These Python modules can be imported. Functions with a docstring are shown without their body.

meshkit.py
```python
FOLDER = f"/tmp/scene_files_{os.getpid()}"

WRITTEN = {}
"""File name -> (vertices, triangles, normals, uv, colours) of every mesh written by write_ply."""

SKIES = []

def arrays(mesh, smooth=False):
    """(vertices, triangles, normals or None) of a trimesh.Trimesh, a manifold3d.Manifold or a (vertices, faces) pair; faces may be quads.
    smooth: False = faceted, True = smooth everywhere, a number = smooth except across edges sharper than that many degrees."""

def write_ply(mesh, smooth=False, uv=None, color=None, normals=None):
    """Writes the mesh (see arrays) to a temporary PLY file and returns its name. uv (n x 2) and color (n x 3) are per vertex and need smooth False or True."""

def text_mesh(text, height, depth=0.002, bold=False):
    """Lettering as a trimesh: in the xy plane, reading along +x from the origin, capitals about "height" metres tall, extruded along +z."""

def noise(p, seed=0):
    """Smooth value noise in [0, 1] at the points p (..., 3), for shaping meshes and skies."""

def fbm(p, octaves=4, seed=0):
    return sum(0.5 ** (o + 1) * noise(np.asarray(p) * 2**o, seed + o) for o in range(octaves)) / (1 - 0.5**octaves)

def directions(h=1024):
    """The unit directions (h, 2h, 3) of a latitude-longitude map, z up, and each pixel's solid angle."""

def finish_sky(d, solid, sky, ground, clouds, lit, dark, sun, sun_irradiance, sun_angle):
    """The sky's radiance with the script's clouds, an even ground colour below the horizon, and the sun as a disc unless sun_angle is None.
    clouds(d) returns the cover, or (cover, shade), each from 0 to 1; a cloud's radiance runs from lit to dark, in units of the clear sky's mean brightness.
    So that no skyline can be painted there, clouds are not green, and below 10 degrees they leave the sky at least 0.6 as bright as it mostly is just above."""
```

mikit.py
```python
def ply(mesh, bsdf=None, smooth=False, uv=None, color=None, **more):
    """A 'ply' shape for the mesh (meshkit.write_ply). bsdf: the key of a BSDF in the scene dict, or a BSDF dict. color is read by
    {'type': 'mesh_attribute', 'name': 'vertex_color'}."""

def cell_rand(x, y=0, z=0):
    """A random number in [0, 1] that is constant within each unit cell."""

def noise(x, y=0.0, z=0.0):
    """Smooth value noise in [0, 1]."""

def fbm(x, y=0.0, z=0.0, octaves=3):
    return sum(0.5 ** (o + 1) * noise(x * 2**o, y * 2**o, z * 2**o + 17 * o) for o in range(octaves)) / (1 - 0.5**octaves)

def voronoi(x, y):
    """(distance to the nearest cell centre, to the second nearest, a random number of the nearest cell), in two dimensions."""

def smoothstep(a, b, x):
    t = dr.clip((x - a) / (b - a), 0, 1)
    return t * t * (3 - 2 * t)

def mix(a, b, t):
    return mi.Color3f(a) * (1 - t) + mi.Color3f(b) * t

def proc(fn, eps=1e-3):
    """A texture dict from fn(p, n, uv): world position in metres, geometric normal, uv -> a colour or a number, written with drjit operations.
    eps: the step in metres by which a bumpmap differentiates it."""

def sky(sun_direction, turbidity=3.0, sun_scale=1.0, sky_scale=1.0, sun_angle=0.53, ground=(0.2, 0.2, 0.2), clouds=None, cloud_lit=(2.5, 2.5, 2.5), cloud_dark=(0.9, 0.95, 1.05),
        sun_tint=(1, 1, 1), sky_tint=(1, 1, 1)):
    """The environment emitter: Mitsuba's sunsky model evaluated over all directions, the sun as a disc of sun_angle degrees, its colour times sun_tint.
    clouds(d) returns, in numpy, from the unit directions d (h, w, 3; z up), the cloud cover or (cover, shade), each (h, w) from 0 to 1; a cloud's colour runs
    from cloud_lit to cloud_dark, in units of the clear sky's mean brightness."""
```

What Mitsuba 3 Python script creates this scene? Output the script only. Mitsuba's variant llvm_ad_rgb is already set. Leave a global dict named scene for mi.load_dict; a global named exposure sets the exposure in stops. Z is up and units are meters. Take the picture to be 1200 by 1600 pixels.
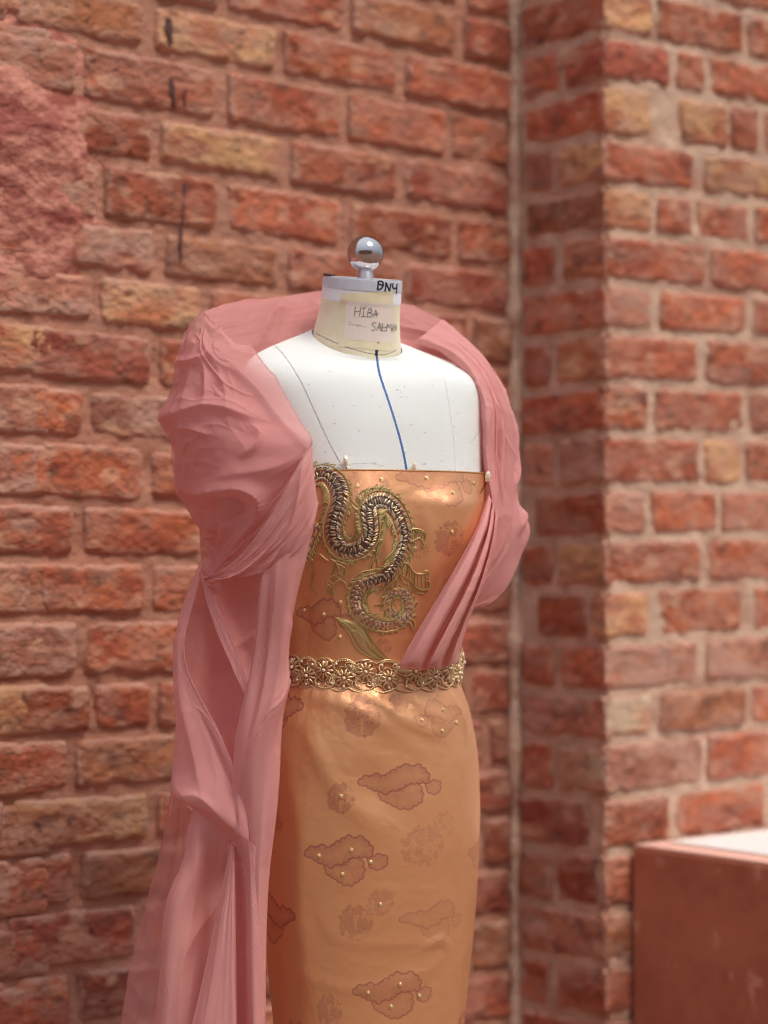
import math, random
import numpy as np, trimesh
import drjit as dr
import mitsuba as mi
import mikit, meshkit
from scipy.interpolate import PchipInterpolator, CubicSpline

T = mi.ScalarTransform4f
rng = np.random.default_rng(7)
random.seed(7)
scene, labels = {}, {}

# ------------------------------------------------------------------ camera, sky, exposure
F = 3420.0                 # focal length in pixels of the 1200 x 1600 photograph
ZC = 1.17                  # camera height
PITCH = math.atan(75 / F)
FW = np.array([0, math.cos(PITCH), math.sin(PITCH)])
UP = np.array([0, -math.sin(PITCH), math.cos(PITCH)])
EYE = np.array([0, 0, ZC])
scene['camera'] = {
    'type': 'thinlens', 'fov': math.degrees(2 * math.atan(600 / F)), 'fov_axis': 'x',
    'to_world': T().look_at(origin=EYE.tolist(), target=(EYE + FW).tolist(), up=[0, 0, 1]),
    'aperture_radius': 0.0155, 'focus_distance': 2.74, 'near_clip': 0.05, 'far_clip': 200.0}
# overcast: the sky is about three times as bright overhead as at the horizon
scene['sky'] = mikit.sky((0.42, -0.42, 0.80), turbidity=3, sun_scale=0.30, sun_angle=24, clouds=lambda d: (np.ones(d.shape[:2]), 1 - np.clip(d[..., 2], 0, 1)),
                         cloud_lit=(1.94, 2.2, 2.48), cloud_dark=(0.66, 0.75, 0.84), sun_tint=(0.92, 1.0, 1.10), ground=(0.15, 0.14, 0.13))
exposure = 2.38


def ray(px, py):
    return FW + (px - 600) / F * np.array([1.0, 0, 0]) + (800 - py) / F * UP


def at(px, py, Y):
    """The point of the place at depth Y that was measured at a pixel of the photograph."""
    d = ray(px, py)
    return EYE + d * (Y / d[1])


# ------------------------------------------------------------------ helpers
def concat(parts):
    v, f, u, n = [], [], [], 0
    for p in parts:
        v.append(p[0]); f.append(np.asarray(p[1]) + n); n += len(p[0])
        if len(p) > 2: u.append(p[2])
    return (np.vstack(v), np.vstack(f)) + ((np.vstack(u),) if u else ())


def add(key, mesh, bsdf, smooth=True, uv=None, **lab):
    base, n = key, 0
    while key in scene:
        n += 1
        key = f'{base}_{n:03d}'
    if isinstance(mesh, trimesh.Trimesh): mesh = (np.array(mesh.vertices), np.array(mesh.faces))
    if len(mesh) > 2: uv = mesh[2]
    scene[key] = mikit.ply((mesh[0], mesh[1]), bsdf, smooth=smooth, uv=uv)
    if lab: labels[key] = lab
    return key


def grid_faces(n, m, close=False):
    """quads of an n x m grid of vertices (row major); close joins the last column to the first."""
    i, j = np.meshgrid(np.arange(n - 1), np.arange(m if close else m - 1), indexing='ij')
    j2 = (j + 1) % m
    q = np.stack([i * m + j, i * m + j2, (i + 1) * m + j2, (i + 1) * m + j], -1).reshape(-1, 4)
    return np.vstack([q[:, [0, 1, 2]], q[:, [0, 2, 3]]])


def spline(pts, n):
    """n points evenly spaced on a smooth curve through pts."""
    pts = np.asarray(pts, float)
    if len(pts) == 2:
        return pts[0] + (pts[1] - pts[0]) * np.linspace(0, 1, n)[:, None]
    t = np.r_[0, np.cumsum(np.sqrt(np.linalg.norm(np.diff(pts, axis=0), axis=1)) + 1e-9)]
    c = CubicSpline(t, pts, bc_type='natural')
    fine = c(np.linspace(0, t[-1], n * 8))
    L = np.r_[0, np.cumsum(np.linalg.norm(np.diff(fine, axis=0), axis=1))]
    s = np.linspace(0, L[-1], n)
    return np.stack([np.interp(s, L, fine[:, k]) for k in range(pts.shape[1])], 1)


def tube(points, radius, sides=6, flat=None, normals=None):
    """A tube along points; flat squeezes it along the given normals."""
    p = np.asarray(points, float)
    n = len(p)
    t = np.gradient(p, axis=0)
    t /= np.linalg.norm(t, axis=1, keepdims=True) + 1e-12
    if normals is None:
        a = np.cross(t, np.where(np.abs(t[:, 2:]) < 0.9, [0, 0, 1.0], [1.0, 0, 0]))
    else:
        a = np.cross(t, normals)
    a /= np.linalg.norm(a, axis=1, keepdims=True) + 1e-12
    b = np.cross(a, t)
    r = np.broadcast_to(radius, (n,))[:, None, None]
    ang = np.arange(sides) * 2 * np.pi / sides
    v = p[:, None] + r * (np.cos(ang)[None, :, None] * a[:, None] + (flat or 1.0) * np.sin(ang)[None, :, None] * b[:, None])
    f = grid_faces(n, sides, True)
    caps = []
    for base in (0, (n - 1) * sides):
        for k in range(1, sides - 1):
            caps.append([base, base + k, base + k + 1] if base else [base, base + k + 1, base + k])
    return v.reshape(-1, 3), np.vstack([f, caps])


ICO = trimesh.creation.icosphere(subdivisions=1)
ICO2 = trimesh.creation.icosphere(subdivisions=2)


def blob(c, ax, ay, az, ico=ICO):
    """An ellipsoid at c with the half axes given as vectors."""
    v = np.asarray(ico.vertices)
    return c + v[:, :1] * ax + v[:, 1:2] * ay + v[:, 2:3] * az, np.asarray(ico.faces)


def pchip(table):
    t = np.asarray(table, float)
    return PchipInterpolator(t[:, 0], t[:, 1:])


# ------------------------------------------------------------------ materials
C3 = mi.Color3f


def lin(r, g, b):
    """sRGB 0-255 to linear."""
    x = np.array([r, g, b]) / 255.0
    return [float(v) for v in np.where(x < 0.04045, x / 12.92, ((x + 0.055) / 1.055) ** 2.4)]


TONES = [lin(166, 90, 68),    # 0 red
         lin(182, 102, 72),   # 1 orange
         lin(208, 156, 114),  # 2 buff
         lin(158, 98, 72),    # 3 brown
         lin(172, 110, 90),   # 4 pink, smeared with wash
         lin(150, 78, 62),    # 5 dark red
         lin(194, 168, 142)]  # 6 cream
ALT = [lin(186, 106, 78), lin(160, 84, 62), lin(182, 112, 82), lin(176, 112, 80), lin(188, 126, 104), lin(168, 92, 72), lin(190, 136, 108)]
MORTAR = lin(186, 134, 113)
PIER_MORTAR = lin(208, 174, 152)


def pick(table, k):
    out = C3(table[0])
    for i in range(1, len(table)):
        out = dr.select(k > i - 0.5, C3(table[i]), out)
    return out


def brick_color(p, n, uv):
    tone, idn = dr.floor(uv.y), dr.floor(uv.x)
    a, b = uv.x - idn, uv.y - tone
    r = mikit.cell_rand(idn, tone, 5)
    x, y, z = p.x, p.y, p.z
    big = mikit.fbm(x * 16 + r * 37, y * 16, z * 22, 3)
    mid = mikit.fbm(x * 60 + 5, y * 60 + r * 9, z * 75, 3)
    fine = mikit.noise(x * 420, y * 420, z * 420)
    c = mikit.mix(pick(TONES, tone), pick(ALT, tone), mikit.smoothstep(0.38, 0.66, big))
    c = c * (0.62 + 0.66 * mid + 0.16 * fine) * (0.78 + 0.42 * r)
    # buff and brown burn marks
    burn = mikit.smoothstep(0.60, 0.74, mikit.fbm(x * 30 + 71, y * 30, z * 34 + r * 5, 3))
    c = mikit.mix(c, C3(0.11, 0.050, 0.038), burn * 0.55)
    light = mikit.smoothstep(0.58, 0.72, mikit.fbm(x * 24 + 13, y * 24, z * 30 + 41, 3))
    c = mikit.mix(c, C3(lin(214, 164, 136)), light * 0.55)
    # wash and mortar smeared over the edges
    e = dr.minimum(dr.minimum(a, 1 - a) * 2.6, dr.minimum(b, 1 - b))
    s = mikit.smoothstep(0.20, 0.0, e + 0.30 * (mikit.fbm(x * 46, y * 46, z * 52, 3) - 0.42))
    c = mikit.mix(c, C3(lin(204, 158, 140)), s * 0.75)
    wash = dr.select(dr.abs(tone - 4) < 0.5, 0.78, 0.36) * mikit.smoothstep(0.42, 0.62, mikit.fbm(x * 19 + 3, y * 19, z * 26 + 8, 4))
    c = mikit.mix(c, C3(lin(192, 146, 128)), wash)
    crack = mikit.smoothstep(0.025, 0.0, dr.abs(mikit.fbm(x * 22 + 50, y * 22, z * 40, 3) - 0.5)) * mikit.smoothstep(0.5, 0.66, mikit.fbm(x * 15 + 9, y * 15, z * 15, 2))
    c = c * (1 - 0.55 * crack)
    return c


def brick_height(p, n, uv):
    return mikit.fbm(p.x * 90, p.y * 90, p.z * 120, 3) + 0.4 * mikit.noise(p.x * 420, p.y * 420, p.z * 420)


def mortar_fn(base):
    base = list(base)

    def fn(p, n, uv):
        m = mikit.fbm(p.x * 28, p.y * 28, p.z * 40, 4)
        f = mikit.noise(p.x * 500, p.y * 500, p.z * 500)
        c = C3(base) * (0.66 + 0.52 * m + 0.12 * f)
        red = mikit.smoothstep(0.5, 0.7, mikit.fbm(p.x * 9 + 3, p.y * 9, p.z * 12, 3))
        return mikit.mix(c, C3(lin(164, 104, 84)), red * 0.4)
    return fn


def bump(bsdf, fn, scale, eps=1e-3):
    return {'type': 'bumpmap', 'arbitrary': mikit.proc(fn, eps), 'scale': scale, 'bsdf': bsdf}


def two(b):
    return {'type': 'twosided', 'bsdf': b}


def principled(col, rough=0.6, **k):
    if isinstance(col, (list, tuple)): col = {'type': 'rgb', 'value': list(col)}
    return {'type': 'principled', 'base_color': col, 'roughness': rough, **k}


scene['m_brick'] = two(bump(principled(mikit.proc(brick_color), 0.85, specular=0.3), brick_height, 0.006))
scene['m_mortar'] = two(bump(principled(mikit.proc(mortar_fn(MORTAR)), 0.9, specular=0.2), brick_height, 0.004))
scene['m_pier_mortar'] = two(bump(principled(mikit.proc(mortar_fn(PIER_MORTAR)), 0.9, specular=0.2), brick_height, 0.004))


def plaster_color(p, n, uv):
    a = mikit.fbm(p.x * 14, p.y * 14, p.z * 16, 4)
    b = mikit.fbm(p.x * 55 + 9, p.y * 55, p.z * 70, 3)
    c = mikit.mix(C3(lin(158, 88, 78)), C3(lin(214, 146, 128)), mikit.smoothstep(0.35, 0.65, 0.5 * a + 0.5 * b))
    return c


scene['m_plaster'] = two(bump(principled(mikit.proc(plaster_color), 0.85, specular=0.25), brick_height, 0.006))


def plinth_color(p, n, uv):
    a = mikit.fbm(p.x * 7, p.y * 7, p.z * 9, 4)
    b = mikit.fbm(p.x * 40, p.y * 40, p.z * 30, 3)
    c = mikit.mix(C3(lin(176, 104, 80)), C3(lin(192, 120, 94)), mikit.smoothstep(0.3, 0.7, 0.6 * a + 0.4 * b))
    scuff = mikit.smoothstep(0.66, 0.76, mikit.fbm(p.x * 26 + 4, p.y * 26, p.z * 18, 4))
    return mikit.mix(c, C3(lin(222, 168, 146)), scuff * 0.6)


scene['m_plinth'] = two(principled(mikit.proc(plinth_color), 0.55, specular=0.4))
scene['m_plinth_edge'] = two(principled(lin(226, 176, 160), 0.6))
scene['m_overexposed_top'] = two(principled([0.80, 0.79, 0.77], 0.5))  # white puts overexposed light into the colour of the plinth top


def paving_color(p, n, uv):
    c = mikit.mix(C3(lin(116, 84, 70)), C3(lin(142, 112, 96)), mikit.fbm(p.x * 3, p.y * 3, 0, 4))
    return c * (0.8 + 0.3 * mikit.noise(p.x * 90, p.y * 90))


scene['m_paving'] = two(principled(mikit.proc(paving_color), 0.8))


def linen_color(p, n, uv):
    w = mikit.noise(p.x * 900, p.y * 900, p.z * 1500)
    m = mikit.fbm(p.x * 9, p.y * 9, p.z * 9, 3)
    c = C3(0.785, 0.785, 0.772) * (0.86 + 0.12 * w + 0.12 * m)
    spot = mikit.smoothstep(0.80, 0.88, mikit.fbm(p.x * 190, p.y * 190 + 3, p.z * 220, 2))
    return mikit.mix(c, C3(0.36, 0.33, 0.28), spot * 0.6)


def neck_color(p, n, uv):
    m = mikit.fbm(p.x * 26, p.y * 26, p.z * 30, 4)
    return mikit.mix(C3(lin(222, 206, 170)), C3(lin(238, 230, 210)), m) * (0.95 + 0.08 * mikit.noise(p.x * 700, p.y * 700, p.z * 900))


def weave(p, n, uv):
    return mikit.noise(p.x * 850, p.y * 850, p.z * 1300)


scene['m_linen'] = two(bump(principled(mikit.proc(linen_color), 0.8, specular=0.25, sheen=0.3), weave, 0.0009, 4e-4))
scene['m_neck'] = two(principled(mikit.proc(neck_color), 0.75, specular=0.3))
scene['m_cap_grey'] = two(principled(lin(196, 198, 208), 0.45))
scene['m_cap_white'] = two(principled(lin(232, 233, 240), 0.45))
scene['m_chrome'] = {'type': 'roughconductor', 'material': 'Cr', 'specular_reflectance': {'type': 'rgb', 'value': [0.92, 0.88, 0.83]}, 'alpha': 0.012, 'distribution': 'ggx'}
scene['m_steel'] = {'type': 'roughconductor', 'material': 'Cr', 'alpha': 0.2, 'distribution': 'ggx'}
scene['m_blue'] = two(principled(lin(60, 96, 168), 0.5))
scene['m_black'] = two(principled([0.012, 0.011, 0.014], 0.5))
scene['m_pencil'] = two(principled([0.10, 0.09, 0.10], 0.6))
scene['m_pencil_faint'] = two(principled([0.42, 0.38, 0.36], 0.6))
scene['m_thread'] = two(principled([0.30, 0.28, 0.25], 0.8))
scene['m_tape'] = two(principled(lin(230, 218, 184), 0.22, clearcoat=0.6, clearcoat_gloss=0.85))
scene['m_card'] = two(principled(lin(232, 216, 206), 0.4, clearcoat=0.4))
scene['m_gold'] = {'type': 'twosided', 'bsdf': principled(lin(236, 206, 150), 0.25, metallic=0.6, specular=0.6)}
scene['m_gold_thread'] = two(principled(lin(208, 184, 128), 0.33, metallic=0.4, specular=0.6))
scene['m_bead'] = two(principled(lin(216, 202, 178), 0.2, metallic=0.6, specular=0.9))
scene['m_bead_dark'] = two(principled(lin(146, 122, 104), 0.2, metallic=0.6, specular=0.9))
scene['m_pearl'] = two(principled(lin(236, 214, 188), 0.15, clearcoat=1.0, specular=0.8))
scene['m_belt_net'] = two(principled(lin(190, 140, 96), 0.6, metallic=0.2))
scene['m_crystal'] = two(principled(lin(250, 232, 204), 0.06, specular=1.0, clearcoat=1.0, metallic=0.15))
scene['m_dragon_base'] = two(principled(lin(116, 88, 68), 0.6))


def organza_color(p, n, uv):
    w = mikit.noise(p.x * 1200, p.y * 500, p.z * 1200)
    m = mikit.fbm(p.x * 12, p.y * 12, p.z * 12, 3)
    return C3(lin(229, 162, 159)) * (0.92 + 0.08 * w + 0.12 * m)


# the stole is one layer of cloth in some places and folded double in others
for name_, opac in (('m_organza', 0.68), ('m_organza_double', 0.87)):
    scene[name_] = {'type': 'mask', 'opacity': opac, 'bsdf': {
        'type': 'principledthin', 'base_color': mikit.proc(organza_color), 'roughness': 0.42, 'diff_trans': 0.40 if opac < 0.8 else 0.26, 'spec_trans': 0.0,
        'sheen': 1.0, 'sheen_tint': 0.4, 'eta': 1.35}}
scene['m_organza_hem'] = two(principled(lin(214, 142, 138), 0.5, sheen=0.4))

# ------------------------------------------------------------------ the walls: two planes at right angles, a pier one brick deep
SL = 0.81
D1 = np.array([1, SL, 0]) / math.hypot(1, SL)          # along the long wall, to the right and away
N1 = np.array([D1[1], -D1[0], 0])                      # out of the long wall, towards the viewer
D2 = N1                                                # along the pier's side, towards the viewer
N2 = -D1                                               # out of the pier's side
CORNER = at(804, 875, 3.85) * [1, 1, 0]


def on_plane(px, py, o, n):
    d = ray(px, py)
    return EYE + d * (np.dot(o - EYE, n) / np.dot(d, n))


def sz(px, py, o, d, n):
    q = on_plane(px, py, o, n)
    return float(np.dot(q - o, d)), float(q[2])


EDGE = CORNER + D2 * sz(944, 875, CORNER, D2, N2)[0]


def shell(o, d, n, box, tone, ident, open_l=False, open_r=False, step=0.0065, proud=0.0):
    """The visible shell of one brick: a rounded, chipped front with its sides running back into the bed.
    box = s0, s1, zb0, zb1, zt0, zt1 (bottom and top heights at both ends)."""
    s0, s1, zb0, zb1, zt0, zt1 = box
    w, h = s1 - s0, 0.5 * (zt0 + zt1 - zb0 - zb1)
    edge = np.array([0, 0.0016, 0.004, 0.0075])

    def axis(L, ol=False, orr=False):
        inner = np.linspace(0.0125, L - 0.0125, max(2, int((L - 0.025) / step) + 1)) if L > 0.03 else np.array([L / 2])
        return np.concatenate([edge, inner, L - edge[::-1]])
    aa, bb = axis(w), axis(h)
    A, B = np.meshgrid(aa, bb, indexing='ij')
    fa, fb = A / w, B / h
    S = s0 + A
    Z = (zb0 * (1 - fa) + zb1 * fa) * (1 - fb) + (zt0 * (1 - fa) + zt1 * fa) * fb
    seedp = np.stack([S * 1.0 + ident * 3.1, Z * 1.0, np.full_like(S, ident * 1.7)], -1)
    big = 9.0
    el = np.where(np.ones_like(A, bool) & open_l, big, A)
    er = np.where(np.ones_like(A, bool) & open_r, big, w - A)
    de = np.minimum(np.minimum(el, er), np.minimum(B, h - B))
    # corners round off
    dx, dz = np.minimum(el, er), np.minimum(B, h - B)
    rc = 0.012
    cor = (dx < rc) & (dz < rc)
    de = np.where(cor, np.minimum(de, rc - np.hypot(rc - dx, rc - dz)), de)
    chip = 0.0085 * (meshkit.fbm(seedp * 50, 3, 3) - 0.30) + 0.016 * np.clip(meshkit.fbm(seedp * 24, 3, 8) - 0.60, 0, 1)
    dd = np.clip(de - chip * (de < 0.02), -0.004, 1)
    rr = 0.008
    prof = -rr * (1 - np.sqrt(np.clip(1 - (1 - np.clip(dd / rr, 0, 1)) ** 2, 0, 1)))
    prof = np.where(dd < 0, -0.012, prof)
    rough = 0.0062 * (meshkit.fbm(seedp * 34, 4, 11) - 0.5) + 0.0042 * (meshkit.fbm(seedp * 110, 2, 17) - 0.5)
    pit = -0.006 * np.clip(meshkit.fbm(seedp * 40, 3, 23) - 0.66, 0, 1) / 0.2
    H = proud + prof + rough + pit
    on_edge = (np.minimum(np.minimum(A if not open_l else A + 1, (w - A) if not open_r else A * 0 + 1), np.minimum(B, h - B)) < 1e-6)
    H = np.where(on_edge, -0.02, H)
    if open_l: S = np.where(A < 1e-6, S - (H * 0 + proud), S)
    if open_r: S = np.where(w - A < 1e-6, S + proud, S)
    V = o + S[..., None] * d + H[..., None] * n + (Z - o[2])[..., None] * np.array([0, 0, 1.0])
    na, nb = len(aa), len(bb)
    f = grid_faces(na, nb)
    uv = np.stack([ident + 0.001 + fa * 0.998, tone + 0.001 + fb * 0.998], -1)
    V = V.reshape(-1, 3)
    # outward
    k = f[len(f) // 2]
    if np.dot(np.cross(V[k[1]] - V[k[0]], V[k[2]] - V[k[0]]), n) < 0: f = f[:, ::-1]
    return V, f, uv.reshape(-1, 2)


def bed(o, d, n, s0, s1, z0, z1, step, depth=-0.0072, seed=0):
    ns, nz = max(2, int((s1 - s0) / step)), max(2, int((z1 - z0) / step))
    S, Z = np.meshgrid(np.linspace(s0, s1, ns), np.linspace(z0, z1, nz), indexing='ij')
    q = np.stack([S, Z, S * 0 + seed], -1)
    H = depth + 0.013 * (meshkit.fbm(q * 26, 3, seed) - 0.5) + 0.004 * (meshkit.fbm(q * 120, 2, seed + 5) - 0.5)
    V = (o * [1, 1, 0] + S[..., None] * d + H[..., None] * n + Z[..., None] * np.array([0, 0, 1.0])).reshape(-1, 3)
    f = grid_faces(ns, nz)
    if np.dot(np.cross(V[f[0, 1]] - V[f[0, 0]], V[f[0, 2]] - V[f[0, 0]]), n) < 0: f = f[:, ::-1]
    return V, f, np.stack([S, Z], -1).reshape(-1, 2)


ids = iter(range(1, 5000))

# ---- the long wall on the left. Bed joints as (y at x = 0, y at x = 800), perpends as (x0, x1, tone) per course
LINES = [(-228, -42), (-140, 32), (-46, 105), (38, 185), (136, 266), (222, 343), (326, 420), (408, 494), (495, 571), (592, 648), (681, 726),
         (780, 803), (872, 882), (965, 962), (1067, 1040), (1154, 1118), (1246, 1196), (1336, 1272), (1426, 1352), (1526, 1432), (1622, 1515), (1716, 1596), (1806, 1676)]
COURSES = [
    [(20, 190, 0), (200, 380, 1), (392, 560, 0), (570, 720, 3), (730, 800, 0)],
    [(-20, 150, 0), (160, 348, 4), (358, 541, 0), (549, 716, 3), (726, 802, 5)],
    [(-150, 16, 4), (24, 228, 3), (243, 435, 2), (444, 624, 1), (634, 802, 0)],
    [(-60, 122, 4), (131, 342, 0), (356, 535, 1), (544, 701, 0), (708, 802, 0)],
    [(-50, 60, 4), (66, 242, 1), (252, 442, 2), (454, 624, 0), (633, 802, 5)],
    [(-40, 156, 4), (163, 343, 0), (356, 537, 0), (548, 711, 1), (718, 802, 0)],
    [(-110, 28, 4), (40, 246, 4), (260, 440, 3), (450, 624, 0), (634, 802, 5)],
    [(-40, 150, 4), (157, 318, 2), (330, 480, 0), (490, 640, 1), (648, 733, 5), (741, 802, 3)],
    [(-150, 22, 0), (40, 241, 5), (251, 400, 1), (410, 560, 0), (570, 700, 5), (710, 802, 0)],
    [(-170, 10, 1), (50, 134, 1), (143, 300, 4), (310, 470, 0), (480, 640, 0), (650, 802, 5)],
    [(-120, 62, 4), (66, 228, 1), (237, 400, 1), (410, 570, 0), (580, 740, 5), (749, 802, 3)],
    [(-60, 119, 0), (132, 318, 1), (328, 500, 0), (510, 660, 0), (670, 802, 5)],
    [(-120, 56, 4), (62, 229, 1), (240, 400, 0), (410, 560, 0), (570, 710, 5), (718, 802, 1)],
    [(-60, 124, 4), (134, 310, 1), (320, 480, 0), (490, 640, 0), (650, 802, 5)],
    [(-160, 16, 1), (27, 145, 1), (150, 240, 1), (249, 400, 0), (410, 570, 0), (580, 730, 3), (738, 802, 5)],
    [(-70, 110, 0), (119, 290, 3), (300, 460, 0), (470, 620, 0), (630, 760, 5), (767, 802, 0)],
    [(-150, 12, 4), (20, 236, 2), (247, 400, 0), (410, 560, 0), (570, 690, 0), (698, 802, 5)],
    [(-150, 20, 4), (26, 117, 0), (130, 290, 3), (300, 450, 1), (460, 600, 0), (610, 750, 5), (758, 802, 0)],
    [(-160, 4, 4), (12, 216, 5), (226, 370, 0), (380, 530, 0), (540, 680, 0), (690, 802, 5)],
    [(-140, 18, 4), (25, 113, 0), (124, 290, 5), (300, 440, 0), (450, 590, 0), (600, 730, 5), (738, 802, 3)],
    [(-160, 30, 0), (40, 200, 1), (210, 360, 0), (370, 520, 0), (530, 680, 0), (690, 802, 5)],
    [(-60, 100, 1), (110, 270, 0), (280, 430, 0), (440, 590, 0), (600, 740, 5), (748, 802, 0)]]
o, d, n = CORNER, D1, N1
ends = [(sz(0, a, o, d, n), sz(800, b, o, d, n)) for a, b in LINES]


def wall_z(k, s):
    (sa, za), (sb, zb) = ends[k]
    return za + (zb - za) * (s - sa) / (sb - sa)


GAP = 0.0062
for k, course in enumerate(COURSES):
    for x0, x1, tone in course:
        xm = 0.5 * (x0 + x1)
        ya, yb = LINES[k], LINES[k + 1]
        ymid = 0.5 * (ya[0] + yb[0]) + 0.5 * (ya[1] + yb[1] - ya[0] - yb[0]) * xm / 800
        s0, s1 = sz(x0 + 2, ymid, o, d, n)[0], sz(x1 - 1, ymid, o, d, n)[0]
        ident = next(ids)
        j = rng.normal(0, 0.0012, 4)
        box = (s0, min(s1, -0.002), wall_z(k + 1, s0) + GAP + j[0], wall_z(k + 1, s1) + GAP + j[1], wall_z(k, s0) - GAP + j[2], wall_z(k, s1) - GAP + j[3])
        add('brick_wall__brick', shell(o, d, n, box, tone, ident, proud=float(rng.normal(0.001, 0.002))), 'm_brick')
add('brick_wall__mortar', bed(o, d, n, -1.45, 0.0, 0.25, 2.25, 0.006, depth=-0.0092, seed=3), 'm_mortar')
# the rest of the wall, out of the picture
rest = []
top_z, low_z = max(wall_z(0, -0.8), wall_z(0, 0)), min(wall_z(len(LINES) - 1, -0.8), wall_z(len(LINES) - 1, 0))


def run_bond(o, d, n, s0, s1, z0, z1, skip, step=0.05):
    out, z, row = [], z0, 0
    while z < z1:
        s = s0 - (0.12 if row % 2 else 0.0)
        while s < s1:
            a, b = max(s, s0), min(s + 0.228, s1)
            if b - a > 0.03 and not skip(a, b, z, z + 0.077):
                out.append(shell(o, d, n, (a, b, z, z, z + 0.077, z + 0.077), random.choice([0, 0, 1, 4, 5, 3, 2]), next(ids), step=step))
            s += 0.24
        z += 0.089
        row += 1
    return out


rest += run_bond(o, d, n, -3.2, -0.93, 0.02, 3.1, lambda a, b, z, zz: False)
rest += run_bond(o, d, n, -0.92, 0.0, top_z + 0.11, 3.1, lambda a, b, z, zz: False)
rest += run_bond(o, d, n, -0.92, 0.0, 0.02, low_z - 0.10, lambda a, b, z, zz: False)
add('brick_wall__outer_brickwork', concat(rest), 'm_brick', kind='stuff')
add('brick_wall__outer_mortar', concat([bed(o, d, n, -3.2, -1.45, 0, 3.12, 0.05, seed=4), bed(o, d, n, -1.45, 0, 0, 0.25, 0.03, seed=5), bed(o, d, n, -1.45, 0, 2.25, 3.12, 0.03, seed=6)]), 'm_mortar')
labels['brick_wall'] = {'label': 'long weathered red and orange brick wall behind the dress form, left of the inner corner', 'category': 'wall'}

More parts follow.
